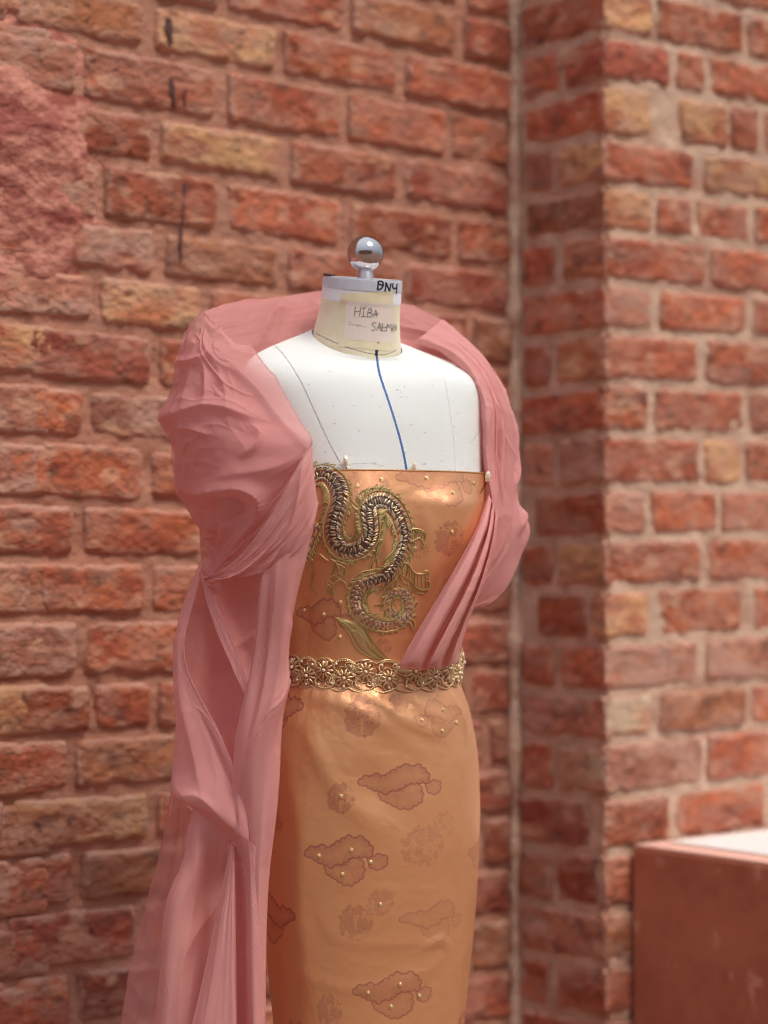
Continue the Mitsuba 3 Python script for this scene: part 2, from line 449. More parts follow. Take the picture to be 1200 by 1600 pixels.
# plaster clinging to the wall at the upper left
NP = 90
A, B = np.meshgrid(np.linspace(-1, 1, NP), np.linspace(-1, 1, NP), indexing='ij')
c_s, c_z = sz(30, 220, o, d, n)
q = np.stack([A * 2, B * 3, A * 0 + 5], -1)
rad = np.hypot(A, B) + 0.55 * (meshkit.fbm(q * 1.6, 4, 31) - 0.5)
H = 0.030 * np.clip((0.72 - rad) / 0.7, -0.6, 1) + 0.034 * (meshkit.fbm(q * 1.3, 2, 32) - 0.5) * (rad < 0.72) + 0.003 * (meshkit.fbm(q * 6, 3, 33) - 0.5) - 0.006
V = (o * [1, 1, 0] + (c_s + A * 0.20)[..., None] * d + H[..., None] * n + (c_z + B * 0.26)[..., None] * np.array([0, 0, 1.0])).reshape(-1, 3)
add('brick_wall__plaster_patch', (V, grid_faces(NP, NP)), 'm_plaster', label='rough lump of pink plaster stuck to the bricks at the upper left')

# two old bolt holes with their soot drips (thin tar runs on the brick)
for (hx, hy, runs) in ((267, 32, [(262, 28, 266, 72, 0.007)]), (263, 128, [(266, 124, 272, 168, 0.006), (288, 140, 287, 168, 0.003)]), (285, 300, [(286, 286, 284, 352, 0.005), (282, 352, 281, 412, 0.004)])):
    parts = []
    for x0, y0, x1, y1, r in runs:
        (sa, za), (sb, zb) = sz(x0, y0, o, d, n), sz(x1, y1, o, d, n)
        m = 14
        t = np.linspace(0, 1, m)
        w = r * (0.55 + 0.5 * meshkit.noise(np.stack([t * 6, t * 0 + x0, t * 0], -1))) * np.clip(4 * (1.05 - t), 0, 1)
        cs, cz = sa + (sb - sa) * t + 0.0006 * np.sin(t * 9), za + (zb - za) * t
        pts = []
        for side in (-1, -0.5, 0, 0.5, 1):
            hgt = 0.0030 * (1 - side * side) + 0.0012 + 0.0004
            pts.append(o * [1, 1, 0] + (cs + side * w)[:, None] * d + hgt * n + cz[:, None] * np.array([0, 0, 1.0]))
        parts.append((np.stack(pts, 1).reshape(-1, 3), grid_faces(m, 5)))
    add('brick_wall__tar_run', concat(parts), 'm_tar')
scene['m_tar'] = two(principled(lin(92, 58, 56), 0.8))

# ---- the pier
PL = [(-75, -110), (0, -32), (80, 49), (161, 124), (229, 210), (308, 285), (375, 360), (454, 439), (532, 514), (612, 596), (684, 676), (768, 760), (844, 840), (920, 920),
      (998, 1004), (1076, 1084), (1152, 1160), (1238, 1247), (1322, 1334), (1408, 1424), (1490, 1510), (1572, 1595), (1655, 1682)]
LEFT = [
    [(812, 870, 0), (880, 944, 4)],
    [(814, 944, 0)], [(814, 872, 0), (880, 944, 5)], [(818, 944, 0)], [(818, 860, 0), (870, 944, 2)], [(820, 944, 3)], [(813, 866, 0), (877, 944, 3)], [(814, 944, 0)],
    [(813, 857, 5), (866, 944, 2)], [(811, 940, 1)], [(810, 864, 4), (870, 944, 4)], [(833, 942, 1)], [(812, 862, 0), (868, 942, 2)], [(838, 915, 1), (919, 944, 2)],
    [(814, 864, 1), (873, 942, 0)], [(811, 940, 4)], [(811, 860, 0), (868, 940, 6)], [(808, 918, 5)], [(808, 858, 3), (866, 934, 5)], [(808, 942, 4)], [(811, 856, 0), (868, 942, 0)], [(811, 942, 0)]]
RIGHT = [
    [(944, 1090, 0), (1100, 1240, 1)],
    [(944, 1022, 2), (1030, 1164, 1), (1172, 1290, 0)], [(944, 1051, 5), (1060, 1104, 0), (1112, 1250, 0)], [(944, 1021, 2), (1066, 1140, 2), (1144, 1188, 0), (1196, 1300, 1)],
    [(944, 1088, 0), (1102, 1240, 2)], [(944, 1021, 2), (1028, 1086, 0), (1092, 1174, 0), (1182, 1300, 1)], [(944, 1106, 0), (1112, 1250, 0)], [(944, 1021, 4), (1034, 1169, 0), (1178, 1300, 1)],
    [(944, 1094, 0), (1106, 1250, 0)], [(944, 1016, 1), (1025, 1165, 0), (1173, 1300, 1)], [(944, 1098, 0), (1104, 1162, 2), (1168, 1290, 0)], [(944, 1012, 4), (1021, 1122, 1), (1128, 1260, 4)],
    [(944, 1098, 0), (1112, 1250, 1)], [(944, 1017, 2), (1034, 1162, 1), (1180, 1300, 0)], [(944, 1094, 4), (1104, 1250, 4)], [(944, 1020, 6), (1034, 1168, 3), (1176, 1300, 0)],
    [(944, 1102, 4), (1108, 1250, 1)], [(944, 1050, 1), (1060, 1200, 1), (1208, 1300, 1)], [(944, 1090, 0), (1100, 1240, 0)], [(944, 1030, 3), (1040, 1180, 0), (1190, 1300, 0)], [(944, 1090, 0), (1100, 1240, 0)], [(944, 1030, 0), (1040, 1180, 0), (1190, 1300, 0)]]
PLZ = [(sz(830, a, CORNER, D2, N2), sz(944, b, CORNER, D2, N2)) for a, b in PL]
EL = PLZ[0][1][0]


def pier_left_z(k, s):
    (sa, za), (sb, zb) = PLZ[k]
    return za + (zb - za) * (s - sa) / (sb - sa)


def pier_right_z(k, s):
    return PLZ[k][1][1] + 0.02 * s


G2 = 0.0058
for k in range(len(PL) - 1):
    ya, yb = PL[k], PL[k + 1]
    corner_parts = []
    pr = 0.0
    for x0, x1, tone in LEFT[k]:
        ym = 0.25 * (ya[0] + ya[1] + yb[0] + yb[1])
        is_c = x1 > 937
        s0 = sz(x0, ym, CORNER, D2, N2)[0]
        s1 = EL if is_c else sz(x1, ym, CORNER, D2, N2)[0]
        box = (s0, s1, pier_left_z(k + 1, s0) + G2, pier_left_z(k + 1, s1) + G2, pier_left_z(k, s0) - G2, pier_left_z(k, s1) - G2)
        m = shell(CORNER, D2, N2, box, tone, next(ids), open_r=is_c, proud=pr if is_c else float(rng.normal(0, 0.0015)))
        if is_c: corner_parts.append(m)
        else: add('brick_pier__brick', m, 'm_brick')
    for x0, x1, tone in RIGHT[k]:
        is_c = x0 < 946
        ym = ya[1] + (yb[1] - ya[1]) * 0.5 + (875 - 0.5 * (ya[1] + yb[1])) * (0.5 * (x0 + x1) - 944) / 4200
        s0 = 0.0 if is_c else sz(x0, ym, EDGE, D1, N1)[0]
        s1 = sz(x1, ym, EDGE, D1, N1)[0]
        box = (s0, s1, pier_right_z(k + 1, s0) + G2, pier_right_z(k + 1, s1) + G2, pier_right_z(k, s0) - G2, pier_right_z(k, s1) - G2)
        m = shell(EDGE, D1, N1, box, tone, next(ids), open_l=is_c, proud=pr if is_c else float(rng.normal(0, 0.0018)))
        if is_c: corner_parts.append(m)
        else: add('brick_pier__brick', m, 'm_brick')
    if corner_parts: add('brick_pier__brick', concat(corner_parts), 'm_brick')
add('brick_pier__mortar', concat([bed(CORNER, D2, N2, 0.0, EL - 0.004, 0.25, 2.25, 0.006, seed=8), bed(EDGE, D1, N1, 0.004, 0.55, 0.25, 2.25, 0.006, seed=9)]), 'm_pier_mortar')
pt, pb = PLZ[0][1][1], PLZ[-1][1][1]
rest = []
for z0, z1 in ((0.02, pb - 0.09), (pt + 0.012, 3.05)):
    rest += run_bond(CORNER, D2, N2, 0.012, EL, z0, z1, lambda a, b, z, zz: False)
    rest += run_bond(EDGE, D1, N1, 0.0, 0.46, z0, z1, lambda a, b, z, zz: False)
rest += run_bond(EDGE, D1, N1, 0.47, 0.70, 0.02, 3.05, lambda a, b, z, zz: False)
PEND = EDGE + D1 * 0.70  # unseen end, cut short here to let sky light in from the right
rest += run_bond(PEND, -N1, D1, 0.0, 0.60, 0.02, 3.05, lambda a, b, z, zz: False)
add('brick_pier__outer_brickwork', concat(rest), 'm_brick', kind='stuff')
add('brick_pier__outer_mortar', concat([bed(EDGE, D1, N1, 0.55, 0.696, 0, 3.12, 0.05, seed=12), bed(PEND, -N1, D1, 0.004, 0.60, 0, 3.12, 0.05, seed=17), bed(EDGE, D1, N1, 0.004, 0.55, 0, 0.25, 0.03, seed=13), bed(EDGE, D1, N1, 0.004, 0.55, 2.25, 3.12, 0.03, seed=14),
                                        bed(CORNER, D2, N2, 0, EL - 0.004, 0, 0.25, 0.03, seed=15), bed(CORNER, D2, N2, 0, EL - 0.004, 2.25, 3.12, 0.03, seed=16)]), 'm_pier_mortar')
labels['brick_pier'] = {'label': 'projecting brick pier right of the dress form, with pale mortar and buff corner bricks', 'category': 'pier'}
# the mortar run down the inner corner
zz = np.linspace(0.0, 3.1, 420)
qq = np.stack([zz * 0, zz * 9, zz * 0 + 3], -1)
off = 0.012 * (meshkit.fbm(qq * 3, 4, 41) - 0.5)
rad = 0.004 + 0.015 * meshkit.fbm(qq * 2.0, 3, 42)
pts = CORNER * [1, 1, 0] + (N1 + N2)[None] * (0.000 + off)[:, None] + zz[:, None] * np.array([0, 0, 1.0])
add('brick_pier__corner_mortar', tube(pts, rad, 10, normals=np.tile(N1, (len(pts), 1))), 'm_pier_mortar')

# ---- plinth against the pier
p_s, p_z = sz(985, 1318, EDGE, D1, N1)
PO = EDGE * [1, 1, 0] + D1 * p_s
top = p_z


def slab(o, s0, s1, t0, t1, z0, z1, r=0.004):
    """A box with eased edges along D1 (s) and N1 (t)."""
    m = trimesh.creation.box((s1 - s0 - 2 * r, t1 - t0 - 2 * r, z1 - z0 - 2 * r))
    import manifold3d as m3
    ball = m3.Manifold.sphere(r, 12)
    hull = m3.Manifold.batch_hull([ball.translate(p) for p in m.vertices])
    g = hull.to_mesh()
    v = g.vert_properties[:, :3].astype(float) + [(s0 + s1) / 2, (t0 + t1) / 2, 0]
    v = o + v[:, :1] * D1 + v[:, 1:2] * N1 + (v[:, 2:3] + (z0 + z1) / 2) * np.array([0, 0, 1.0])
    return trimesh.Trimesh(v, g.tri_verts[:, ::-1] if np.linalg.det(np.stack([D1, N1, [0, 0, 1]])) < 0 else g.tri_verts, process=False)


add('plinth__body', slab(PO, 0, 0.92, 0.004, 0.62, 0.0, top - 0.006), 'm_plinth', smooth=40)
add('plinth__rim', slab(PO, 0.002, 0.918, 0.006, 0.618, top - 0.0055, top, 0.002), 'm_plinth_edge', smooth=40, label='pale pink painted rim of the plinth top')
add('plinth__top', slab(PO, 0.055, 0.87, 0.04, 0.585, top + 0.0002, top + 0.004, 0.0015), 'm_overexposed_top', smooth=40, label='top surface inside the pink rim, white for its overexposed light')
labels['plinth'] = {'label': 'low terracotta painted block with overexposed light on its top put in as white, at the foot of the pier, lower right', 'category': 'plinth'}

# ---- ground
V = np.array([[-60, -60, 0], [60, -60, 0], [60, 60, 0], [-60, 60, 0]], float)
add('ground', (V, np.array([[0, 1, 2], [0, 2, 3]])), 'm_paving', smooth=False, kind='structure')

# unseen wall behind the camera, added to darken the ball and block low sky
m = trimesh.creation.box((16, 0.4, 3.4)); m.apply_translation([0, -6.0, 1.7])
cop = trimesh.creation.box((16.1, 0.5, 0.15)); cop.apply_translation([0, -6.0, 3.475])
add('courtyard_wall__body', m, 'm_courtyard', smooth=False)
add('courtyard_wall__coping', cop, 'm_courtyard', smooth=False)
scene['m_courtyard'] = two(principled(lin(146, 110, 90), 0.85))
labels['courtyard_wall'] = {'label': 'unseen brown courtyard wall opposite, added to darken the reflection in the chrome ball', 'category': 'wall'}

# ------------------------------------------------------------------ the dress form
AXIS = np.array([-0.0185, 2.85, ZC])
ROT = math.radians(25)
FWD = np.array([math.sin(ROT), -math.cos(ROT), 0])     # where the form faces
LAT = np.array([math.cos(ROT), math.sin(ROT), 0])      # its left, our right
#        h      a     front  back   shift  tilt
BODY = pchip([(-0.42, 0.136, 0.103, 0.109, 0, 0), (-0.34, 0.139, 0.106, 0.112, 0, 0), (-0.25, 0.132, 0.100, 0.102, 0, 0), (-0.142, 0.112, 0.086, 0.080, 0, 0), (-0.06, 0.126, 0.100, 0.088, 0, 0),
              (0.0, 0.137, 0.114, 0.097, 0, 0), (0.06, 0.146, 0.117, 0.104, 0, 0), (0.11, 0.150, 0.113, 0.110, 0, 0), (0.16, 0.153, 0.101, 0.113, 0, 0.01), (0.20, 0.158, 0.090, 0.112, -0.004, 0.04),
              (0.236, 0.165, 0.079, 0.104, -0.012, 0.10), (0.254, 0.158, 0.070, 0.093, -0.020, 0.17), (0.267, 0.134, 0.063, 0.079, -0.030, 0.27), (0.277, 0.098, 0.058, 0.066, -0.037, 0.37),
              (0.284, 0.072, 0.0565, 0.060, -0.040, 0.44), (0.289, 0.0585, 0.056, 0.058, -0.040, 0.47)])
NECK = pchip([(0.286, 0.0590, 0.0565, 0.0585, -0.040, 0.47), (0.30, 0.0565, 0.0545, 0.0565, -0.038, 0.42), (0.325, 0.0530, 0.0520, 0.0535, -0.032, 0.29), (0.345, 0.0515, 0.0505, 0.052, -0.027, 0.21), (0.372, 0.0500, 0.0490, 0.0505, -0.022, 0.15)])
GOWN = pchip([(-1.10, 0.135, 0.110, 0.120, 0, 0), (-0.90, 0.118, 0.094, 0.100, 0, 0), (-0.75, 0.114, 0.092, 0.098, 0, 0), (-0.60, 0.123, 0.097, 0.102, 0, 0), (-0.50, 0.134, 0.103, 0.110, 0, 0), (-0.42, 0.1405, 0.108, 0.115, 0, 0),
              (-0.34, 0.1440, 0.112, 0.118, 0, 0), (-0.26, 0.1415, 0.110, 0.112, 0, 0), (-0.20, 0.132, 0.104, 0.101, 0, 0), (-0.145, 0.116, 0.092, 0.084, 0, 0), (-0.06, 0.131, 0.104, 0.092, 0, 0), (0.0, 0.142, 0.118, 0.101, 0, 0),
              (0.06, 0.1505, 0.121, 0.108, 0, 0), (0.112, 0.1535, 0.116, 0.113, 0, 0)])


def section(prof, h, th, grow=0.0, bust=1.0, expo=2.25):
    """World points at heights h and angles th (0 = front, positive towards our right)."""
    p = prof(h)
    a, bf, bb, cy, tl = [p[..., k] for k in range(5)]
    cs, sn = np.cos(th), np.sin(th)
    e = 2 / expo
    xl = (a + grow) * np.sign(sn) * np.abs(sn) ** e
    yl = np.where(cs > 0, bf + grow, bb + grow) * np.sign(cs) * np.abs(cs) ** e
    for sgn in (-1, 1):
        yl = yl + bust * np.where(cs > 0, 1, 0) * 0.020 * np.exp(-((xl - sgn * 0.066) / 0.048) ** 2 - ((h - 0.048) / 0.052) ** 2) * np.clip(cs * 3, 0, 1)
    z = h - tl * yl
    yl = yl + cy
    return AXIS + xl[..., None] * LAT + yl[..., None] * FWD + z[..., None] * np.array([0, 0, 1.0])


def loft(prof, hs, nth, **k):
    th = np.linspace(-np.pi, np.pi, nth)
    H, TH = np.meshgrid(hs, th, indexing='ij')
    V = section(prof, H, TH, **k)
    return V, H, TH


def mesh_of(V, uv=None):
    nn, mm = V.shape[:2]
    f = grid_faces(nn, mm)
    return (V.reshape(-1, 3), f) + ((uv.reshape(-1, 2),) if uv is not None else ())


hs = np.linspace(-0.42, 0.16, 90)
hs = np.r_[hs, np.linspace(0.164, 0.289, 60)]
Vb, _, _ = loft(BODY, hs, 160)
for _ in range(30):
    Vb[2:-6] += 0.5 * (0.5 * (Vb[1:-7] + Vb[3:-5]) - Vb[2:-6])
body_mesh = mesh_of(Vb)
add('dress_form__torso', body_mesh, 'm_linen', label='white linen covered bust and shoulders of the form')
hn = np.linspace(0.286, 0.343, 30)
Vn, _, _ = loft(NECK, hn, 96, bust=0, expo=2.0)
neck_mesh = mesh_of(Vn)
add('dress_form__neck', neck_mesh, 'm_neck', label='cream fabric covered neck stump')


def ring_band(h0, h1, grow, name, mat, **lab):
    hh = np.r_[h0, h0, np.linspace(h0 + 0.0008, h1 - 0.0008, 6), h1, h1]
    gg = np.r_[grow - 0.003, grow - 0.0005, np.full(6, grow), grow - 0.0005, grow - 0.003]
    th = np.linspace(-np.pi, np.pi, 96)
    H, TH = np.meshgrid(hh, th, indexing='ij')
    V = section(NECK, H, TH, grow=gg[:, None], bust=0, expo=2.0)
    return add(name, mesh_of(V), mat, **lab), mesh_of(V)


_, white_band = ring_band(0.341, 0.3570, 0.0010, 'dress_form__neck_band', 'm_cap_white', label='white tape band round the top of the neck')
_, grey_band = ring_band(0.3555, 0.370, 0.0020, 'dress_form__neck_cap', 'm_cap_grey', label='grey rim of the neck cap with black letters')
# cap plate
th = np.linspace(-np.pi, np.pi, 96)
rings = [section(NECK, np.full_like(th, 0.3705), th, grow=g, bust=0, expo=2.0) for g in (0.0012, -0.006, -0.02, -0.035, -0.0495)]
add('dress_form__cap_plate', mesh_of(np.stack(rings)), 'm_cap_white')
capc = rings[-1].mean(0)
cap_n = np.cross(rings[1][20] - capc, rings[1][50] - capc)
cap_n = cap_n / np.linalg.norm(cap_n) * np.sign(cap_n[2])
# dark lining slip along the cap's left rim
seg = np.linspace(-2.35, -1.15, 30)
add('dress_form__lining_edge', tube(section(NECK, np.full_like(seg, 0.3722), seg, grow=0.0004, bust=0, expo=2.0), 0.0022 * np.sin(np.linspace(0.3, np.pi - 0.3, 30)), 8), 'm_lining')
scene['m_lining'] = two(principled(lin(96, 66, 62), 0.8))
ballc = at(571, 396, 2.845)
stem = trimesh.creation.revolve(np.array([[0, -0.002], [0.0135, -0.002], [0.0135, 0.003], [0.0105, 0.004], [0.0100, 0.012], [0.0085, 0.016], [0.0085, 0.022], [0, 0.022]]), sections=40)
stem.apply_translation(ballc - [0, 0, 0.0375])
add('dress_form__finial_stem', stem, 'm_steel', smooth=40)
ball = trimesh.creation.uv_sphere(0.0236, count=[48, 64])
ball.apply_translation(ballc)
add('dress_form__finial', ball, 'm_chrome', label='polished chrome ball on top of the neck')
# stand under the gown
pole = trimesh.creation.cylinder(0.017, sections=32, segment=[AXIS * [1, 1, 0] + [0, 0, 0.03], AXIS + [0, 0, -0.40]])
add('dress_form__pole', pole, 'm_steel', smooth=40)
base = trimesh.creation.revolve(np.array([[0, 0.001], [0.10, 0.001], [0.105, 0.012], [0.09, 0.022], [0.03, 0.034], [0, 0.034]]), sections=64)
base.apply_translation(AXIS * [1, 1, 0])
add('dress_form__base', base, 'm_steel', smooth=40)
labels['dress_form'] = {'label': 'white linen dress form with a chrome ball and a name card taped to its neck', 'category': 'dress form'}


# ------------------------------------------------------------------ dropping measured points on to these surfaces
class Caster:
    def __init__(self, *meshes):
        self.tri = np.concatenate([np.asarray(m[0])[np.asarray(m[1])] for m in meshes])
        self.a = self.tri[:, 0]
        self.e1, self.e2 = self.tri[:, 1] - self.a, self.tri[:, 2] - self.a
        c = self.tri - EYE
        q = c / np.maximum((c @ FW)[..., None], 1e-6)
        u, v = 600 + F * q[..., 0], 800 - F * (q @ UP)
        self.lo, self.hi = np.stack([u.min(1), v.min(1)], 1), np.stack([u.max(1), v.max(1)], 1)

    def hit(self, px, py):
        """(point, normal towards the viewer) or None."""
        m = np.nonzero((self.lo[:, 0] <= px) & (self.hi[:, 0] >= px) & (self.lo[:, 1] <= py) & (self.hi[:, 1] >= py))[0]
        if not len(m): return None
        d = ray(px, py)
        e1, e2, a = self.e1[m], self.e2[m], self.a[m]
        p = np.cross(d, e2)
        det = (e1 * p).sum(1)
        det = np.where(np.abs(det) < 1e-14, 1e-14, det)
        s = EYE - a
        u = (s * p).sum(1) / det
        q = np.cross(s, e1)
        v = (q @ d) / det
        t = (e2 * q).sum(1) / det
        ok = (u > -1e-5) & (v > -1e-5) & (u + v < 1 + 1e-5) & (t > 0)
        if not ok.any(): return None
        k = np.argmin(np.where(ok, t, 1e9))
        nn = np.cross(e1[k], e2[k])
        nn /= np.linalg.norm(nn) + 1e-15
        if nn @ d > 0: nn = -nn
        return EYE + d * t[k], nn


def drape(caster, pts, lift, n=None):
    """Pixel points dropped on to a surface and lifted off it: (points, normals)."""
    pts = np.asarray(pts, float)
    if n: pts = spline(pts, n)
    out, nor, last = [], [], None
    for x, y in pts:
        hnt = caster.hit(x, y)
        if hnt is None:
            if last is None: continue
            hnt = last
        last = hnt
        out.append(hnt[0] + hnt[1] * lift); nor.append(hnt[1])
    return np.array(out), np.array(nor)


form_cast = Caster(body_mesh, neck_mesh, white_band, grey_band)


def z3(zx, zy): return 380 + zx / 3, 340 + zy / 3        # readings taken from an enlargement of the neck


def line_on(caster, name, pts, r, mat, lift=0.0, n=30, flat=0.5, **lab):
    p, nn = drape(caster, pts, lift, n)
    return add(name, tube(p, r, 6, flat=flat, normals=nn), mat, **lab)


line_on(form_cast, 'dress_form__centre_line', [(588.5, 552), (592, 580), (603, 615), (616, 655), (626, 690), (633, 722), (636, 742)], 0.0016, 'm_blue', 0.0002, 60, 0.35, label='blue line drawn down the centre of the chest')
line_on(form_cast, 'dress_form__centre_mark', [(591, 531), (589, 542), (588, 556)], 0.0021, 'm_black', 0.0003, 14, 0.35, label='short black mark on top of the blue line')
line_on(form_cast, 'dress_form__seam', [(412, 532), (430, 541), (462, 582), (486, 630), (505, 672), (520, 702), (532, 724)], 0.0006, 'm_thread', 0.0, 60)
line_on(form_cast, 'dress_form__seam', [(478, 514), (500, 524), (530, 538), (560, 548), (590, 554), (606, 553), (619, 547)], 0.0007, 'm_thread', 0.0, 50)
line_on(form_cast, 'dress_form__seam', [(694, 590), (701, 630), (708, 680), (712, 738)], 0.0003, 'm_thread_pale', 0.0, 40)
line_on(form_cast, 'dress_form__seam', [(749, 672), (740, 686), (732, 692)], 0.0004, 'm_thread_pale', 0.0006, 14)
line_on(form_cast, 'dress_form__seam', [(497, 722), (530, 726), (570, 724), (600, 728)], 0.0003, 'm_thread_pale', 0.0, 30)
scene['m_thread_pale'] = two(principled([0.50, 0.47, 0.42], 0.8))


def patch(caster, quad, lift, nu, nv, jag=0.0, name=None, mat=None, **lab):
    """A thin sheet stuck to a surface, its four corners given in pixels."""
    q = np.asarray(quad, float)
    U, W = np.meshgrid(np.linspace(0, 1, nu), np.linspace(0, 1, nv), indexing='ij')
    P = (q[0] * (1 - U[..., None]) + q[1] * U[..., None]) * (1 - W[..., None]) + (q[3] * (1 - U[..., None]) + q[2] * U[..., None]) * W[..., None]
    out = np.zeros((nu, nv, 3))
    for i in range(nu):
        for j in range(nv):
            h_ = caster.hit(*P[i, j])
            wr = jag * (meshkit.fbm(np.array([P[i, j, 0] * 0.06, P[i, j, 1] * 0.06, 3.0]), 3, 5) - 0.3)
            out[i, j] = h_[0] + h_[1] * (lift + wr)
    return add(name, mesh_of(out), mat, **lab)


patch(form_cast, [(533, 459), (614, 455), (612, 549), (529, 541)], 0.0006, 24, 24, 0.0012, 'dress_form__tape', 'm_tape', label='yellowed clear tape over the neck')
patch(form_cast, [(541, 470), (612, 474), (612, 536), (538, 530)], 0.0014, 24, 20, 0.0005, 'dress_form__name_card', 'm_card', label='small pale name card with handwriting')


class Lifted(Caster):
    pass


def strokes(name, segs, r, mat, lift, **lab):
    parts = []
    for s in segs:
        p, nn = drape(form_cast, [z3(*q) for q in s], lift, 10)
        parts.append(tube(p, r, 5, flat=0.4, normals=nn))
    return add(name, concat(parts), mat, **lab)


strokes('dress_form__name_card__lettering', [
    [(528, 418), (524, 440), (521, 463)], [(551, 419), (548, 440), (545, 464)], [(523, 441), (535, 440), (548, 440)],           # H
    [(566, 424), (564, 445), (562, 463)], [(556, 425), (567, 423), (576, 422)], [(553, 464), (563, 463), (573, 462)],           # I
    [(586, 428), (583, 446), (581, 466)], [(586, 428), (600, 429), (599, 440), (584, 446)], [(584, 446), (603, 450), (600, 462), (581, 466)],   # B
    [(607, 466), (614, 448), (620, 432)], [(620, 432), (622, 450), (623, 466)], [(609, 454), (616, 453), (632, 451)],           # A
    [(620, 494), (608, 492), (602, 502), (612, 510), (616, 520), (608, 529), (599, 526)],                                      # S
    [(622, 530), (630, 512), (637, 493)], [(637, 493), (640, 512), (642, 531)], [(626, 517), (633, 516), (641, 516)],           # A
    [(650, 495), (648, 513), (646, 531)], [(646, 531), (655, 531), (663, 529)],                                               # L
    [(667, 532), (669, 514), (671, 497)], [(671, 497), (675, 508), (679, 516)], [(679, 516), (683, 507), (688, 498)], [(688, 498), (689, 514), (689, 533)],  # M
    [(646, 516), (658, 515), (668, 514)],
    [(692, 533), (696, 515), (699, 498)], [(699, 498), (701, 515), (702, 532)], [(694, 519), (698, 518), (702, 518)],           # A
    [(705, 533), (706, 516), (707, 500)], [(707, 500), (709, 515), (711, 530)], [(711, 530), (712, 515), (713, 502)]],         # N
    0.00042, 'm_pencil', 0.0022, label='dark handwritten letters in two lines')
strokes('dress_form__name_card__faint_writing', [
    [(498, 490), (506, 486), (502, 496), (498, 504), (510, 502)], [(512, 506), (516, 496), (518, 506), (523, 498), (526, 507)], [(530, 500), (534, 508), (538, 500), (537, 516)],
    [(541, 508), (545, 500), (549, 508), (554, 502), (558, 510)], [(560, 510), (568, 512), (577, 514)]], 0.00025, 'm_pencil_faint', 0.0021)
strokes('dress_form__neck_cap__lettering', [
    [(634, 297), (632, 317), (629, 338)], [(634, 297), (653, 301), (656, 317), (647, 333), (629, 338)], [(634, 312), (645, 314), (653, 318)],      # D
    [(664, 348), (667, 326), (669, 304)], [(669, 304), (677, 324), (686, 346)], [(686, 346), (689, 326), (692, 308)],                              # N
    [(702, 308), (700, 324), (706, 334)], [(706, 334), (712, 332), (716, 328)], [(720, 309), (719, 330), (717, 356)]],                             # 4
    0.0012, 'm_black', 0.0004, label='black marker letters on the neck cap')

# ------------------------------------------------------------------ the gown
FOLDS = []          # pixel ridge lines on the gown: (points, height, half width in metres); filled as (theta*0.14, h) lines below


def px_to_gown(px, py):
    """(theta, h) of the gown under a pixel, by search on the smooth gown."""
    q, _ = gown_cast.hit(px, py)
    r = q - AXIS
    xl, yl, h = r @ LAT, r @ FWD, r[2]
    p = GOWN(h)
    sx, sy = xl / p[0], yl / (p[1] if yl > 0 else p[2])
    e = 2.25 / 2
    return math.atan2(np.sign(sx) * abs(sx) ** e, np.sign(sy) * abs(sy) ** e), h


hs_g = np.linspace(-1.10, 0.112, 300)
NTH = 300
Vg0, Hg, TG = loft(GOWN, hs_g, NTH, bust=0.75)
gown_cast = Caster(mesh_of(Vg0[::2, ::2]))


def gown_uv(px, py):
    t, h = px_to_gown(px, py)
    return t * 0.14, h


RIDGES = [([(470, 1078), (530, 1095), (590, 1125), (650, 1165)], 0.0038, 0.012), ([(560, 1080), (600, 1100), (640, 1128), (690, 1148)], 0.0042, 0.010),
          ([(640, 1082), (665, 1110), (700, 1135)], 0.003, 0.010), ([(470, 1130), (500, 1180), (530, 1240), (590, 1290)], 0.0028, 0.014), ([(560, 1190), (590, 1240), (640, 1280)], -0.002, 0.016),
          ([(700, 1080), (716, 1110), (726, 1150)], 0.003, 0.007), ([(660, 790), (668, 850), (655, 920), (640, 1000)], 0.0038, 0.010), ([(700, 790), (690, 850), (672, 920), (650, 990)], 0.0030, 0.010),
          ([(640, 775), (700, 785), (750, 780)], 0.003, 0.013), ([(490, 1395), (560, 1385), (640, 1390), (700, 1385)], 0.0004, 0.004), ([(470, 1520), (540, 1545), (620, 1535), (690, 1500)], 0.0012, 0.009),
          ([(500, 1420), (520, 1460), (600, 1475), (680, 1470)], 0.0008, 0.008), ([(660, 1480), (690, 1470), (700, 1485)], 0.002, 0.006), ([(450, 1180), (470, 1300), (470, 1420), (490, 1560)], 0.002, 0.018),
          ([(560, 900), (580, 960), (600, 1010)], 0.0022, 0.012), ([(470, 930), (480, 980), (470, 1020)], -0.003, 0.012), ([(600, 850), (606, 890), (600, 930)], 0.0022, 0.006), ([(585, 840), (590, 880), (588, 920)], -0.002, 0.006)]
disp = np.zeros_like(Hg)
for pts, hgt, wid in RIDGES:
    L = np.array([gown_uv(x, y) for x, y in pts])
    L = spline(L, 40)
    tt = np.linspace(0, 1, 40)
    U = TG * 0.14
    d2 = (U[..., None] - L[:, 0]) ** 2 + (Hg[..., None] - L[:, 1]) ** 2
    k = d2.argmin(-1)
    dmin = np.sqrt(np.take_along_axis(d2, k[..., None], -1)[..., 0])
    fade = np.sin(np.pi * np.clip(0.06 + 0.88 * tt[k], 0, 1)) ** 0.7
    disp += 1.2 * hgt * np.exp(-(dmin / wid) ** 2) * fade
noi = np.stack([TG * 0.14 * 9, Hg * 7, TG * 0], -1)
disp += 0.0030 * (meshkit.fbm(noi, 3, 61) - 0.5)
disp += 0.0012 * (meshkit.fbm(np.stack([TG * 3.2 + Hg * 6, Hg * 26 - TG * 1.2, TG * 0 + 2], -1), 3, 62) - 0.5)
gather = np.exp(-((Hg + 0.165) / 0.022) ** 2)
disp += 0.0004 * gather * np.sin(TG * 34 + 6 * meshkit.noise(np.stack([TG * 3, Hg * 4, TG * 0], -1)))
Vg = section(GOWN, Hg, TG, grow=0.0015 + disp, bust=0.75)
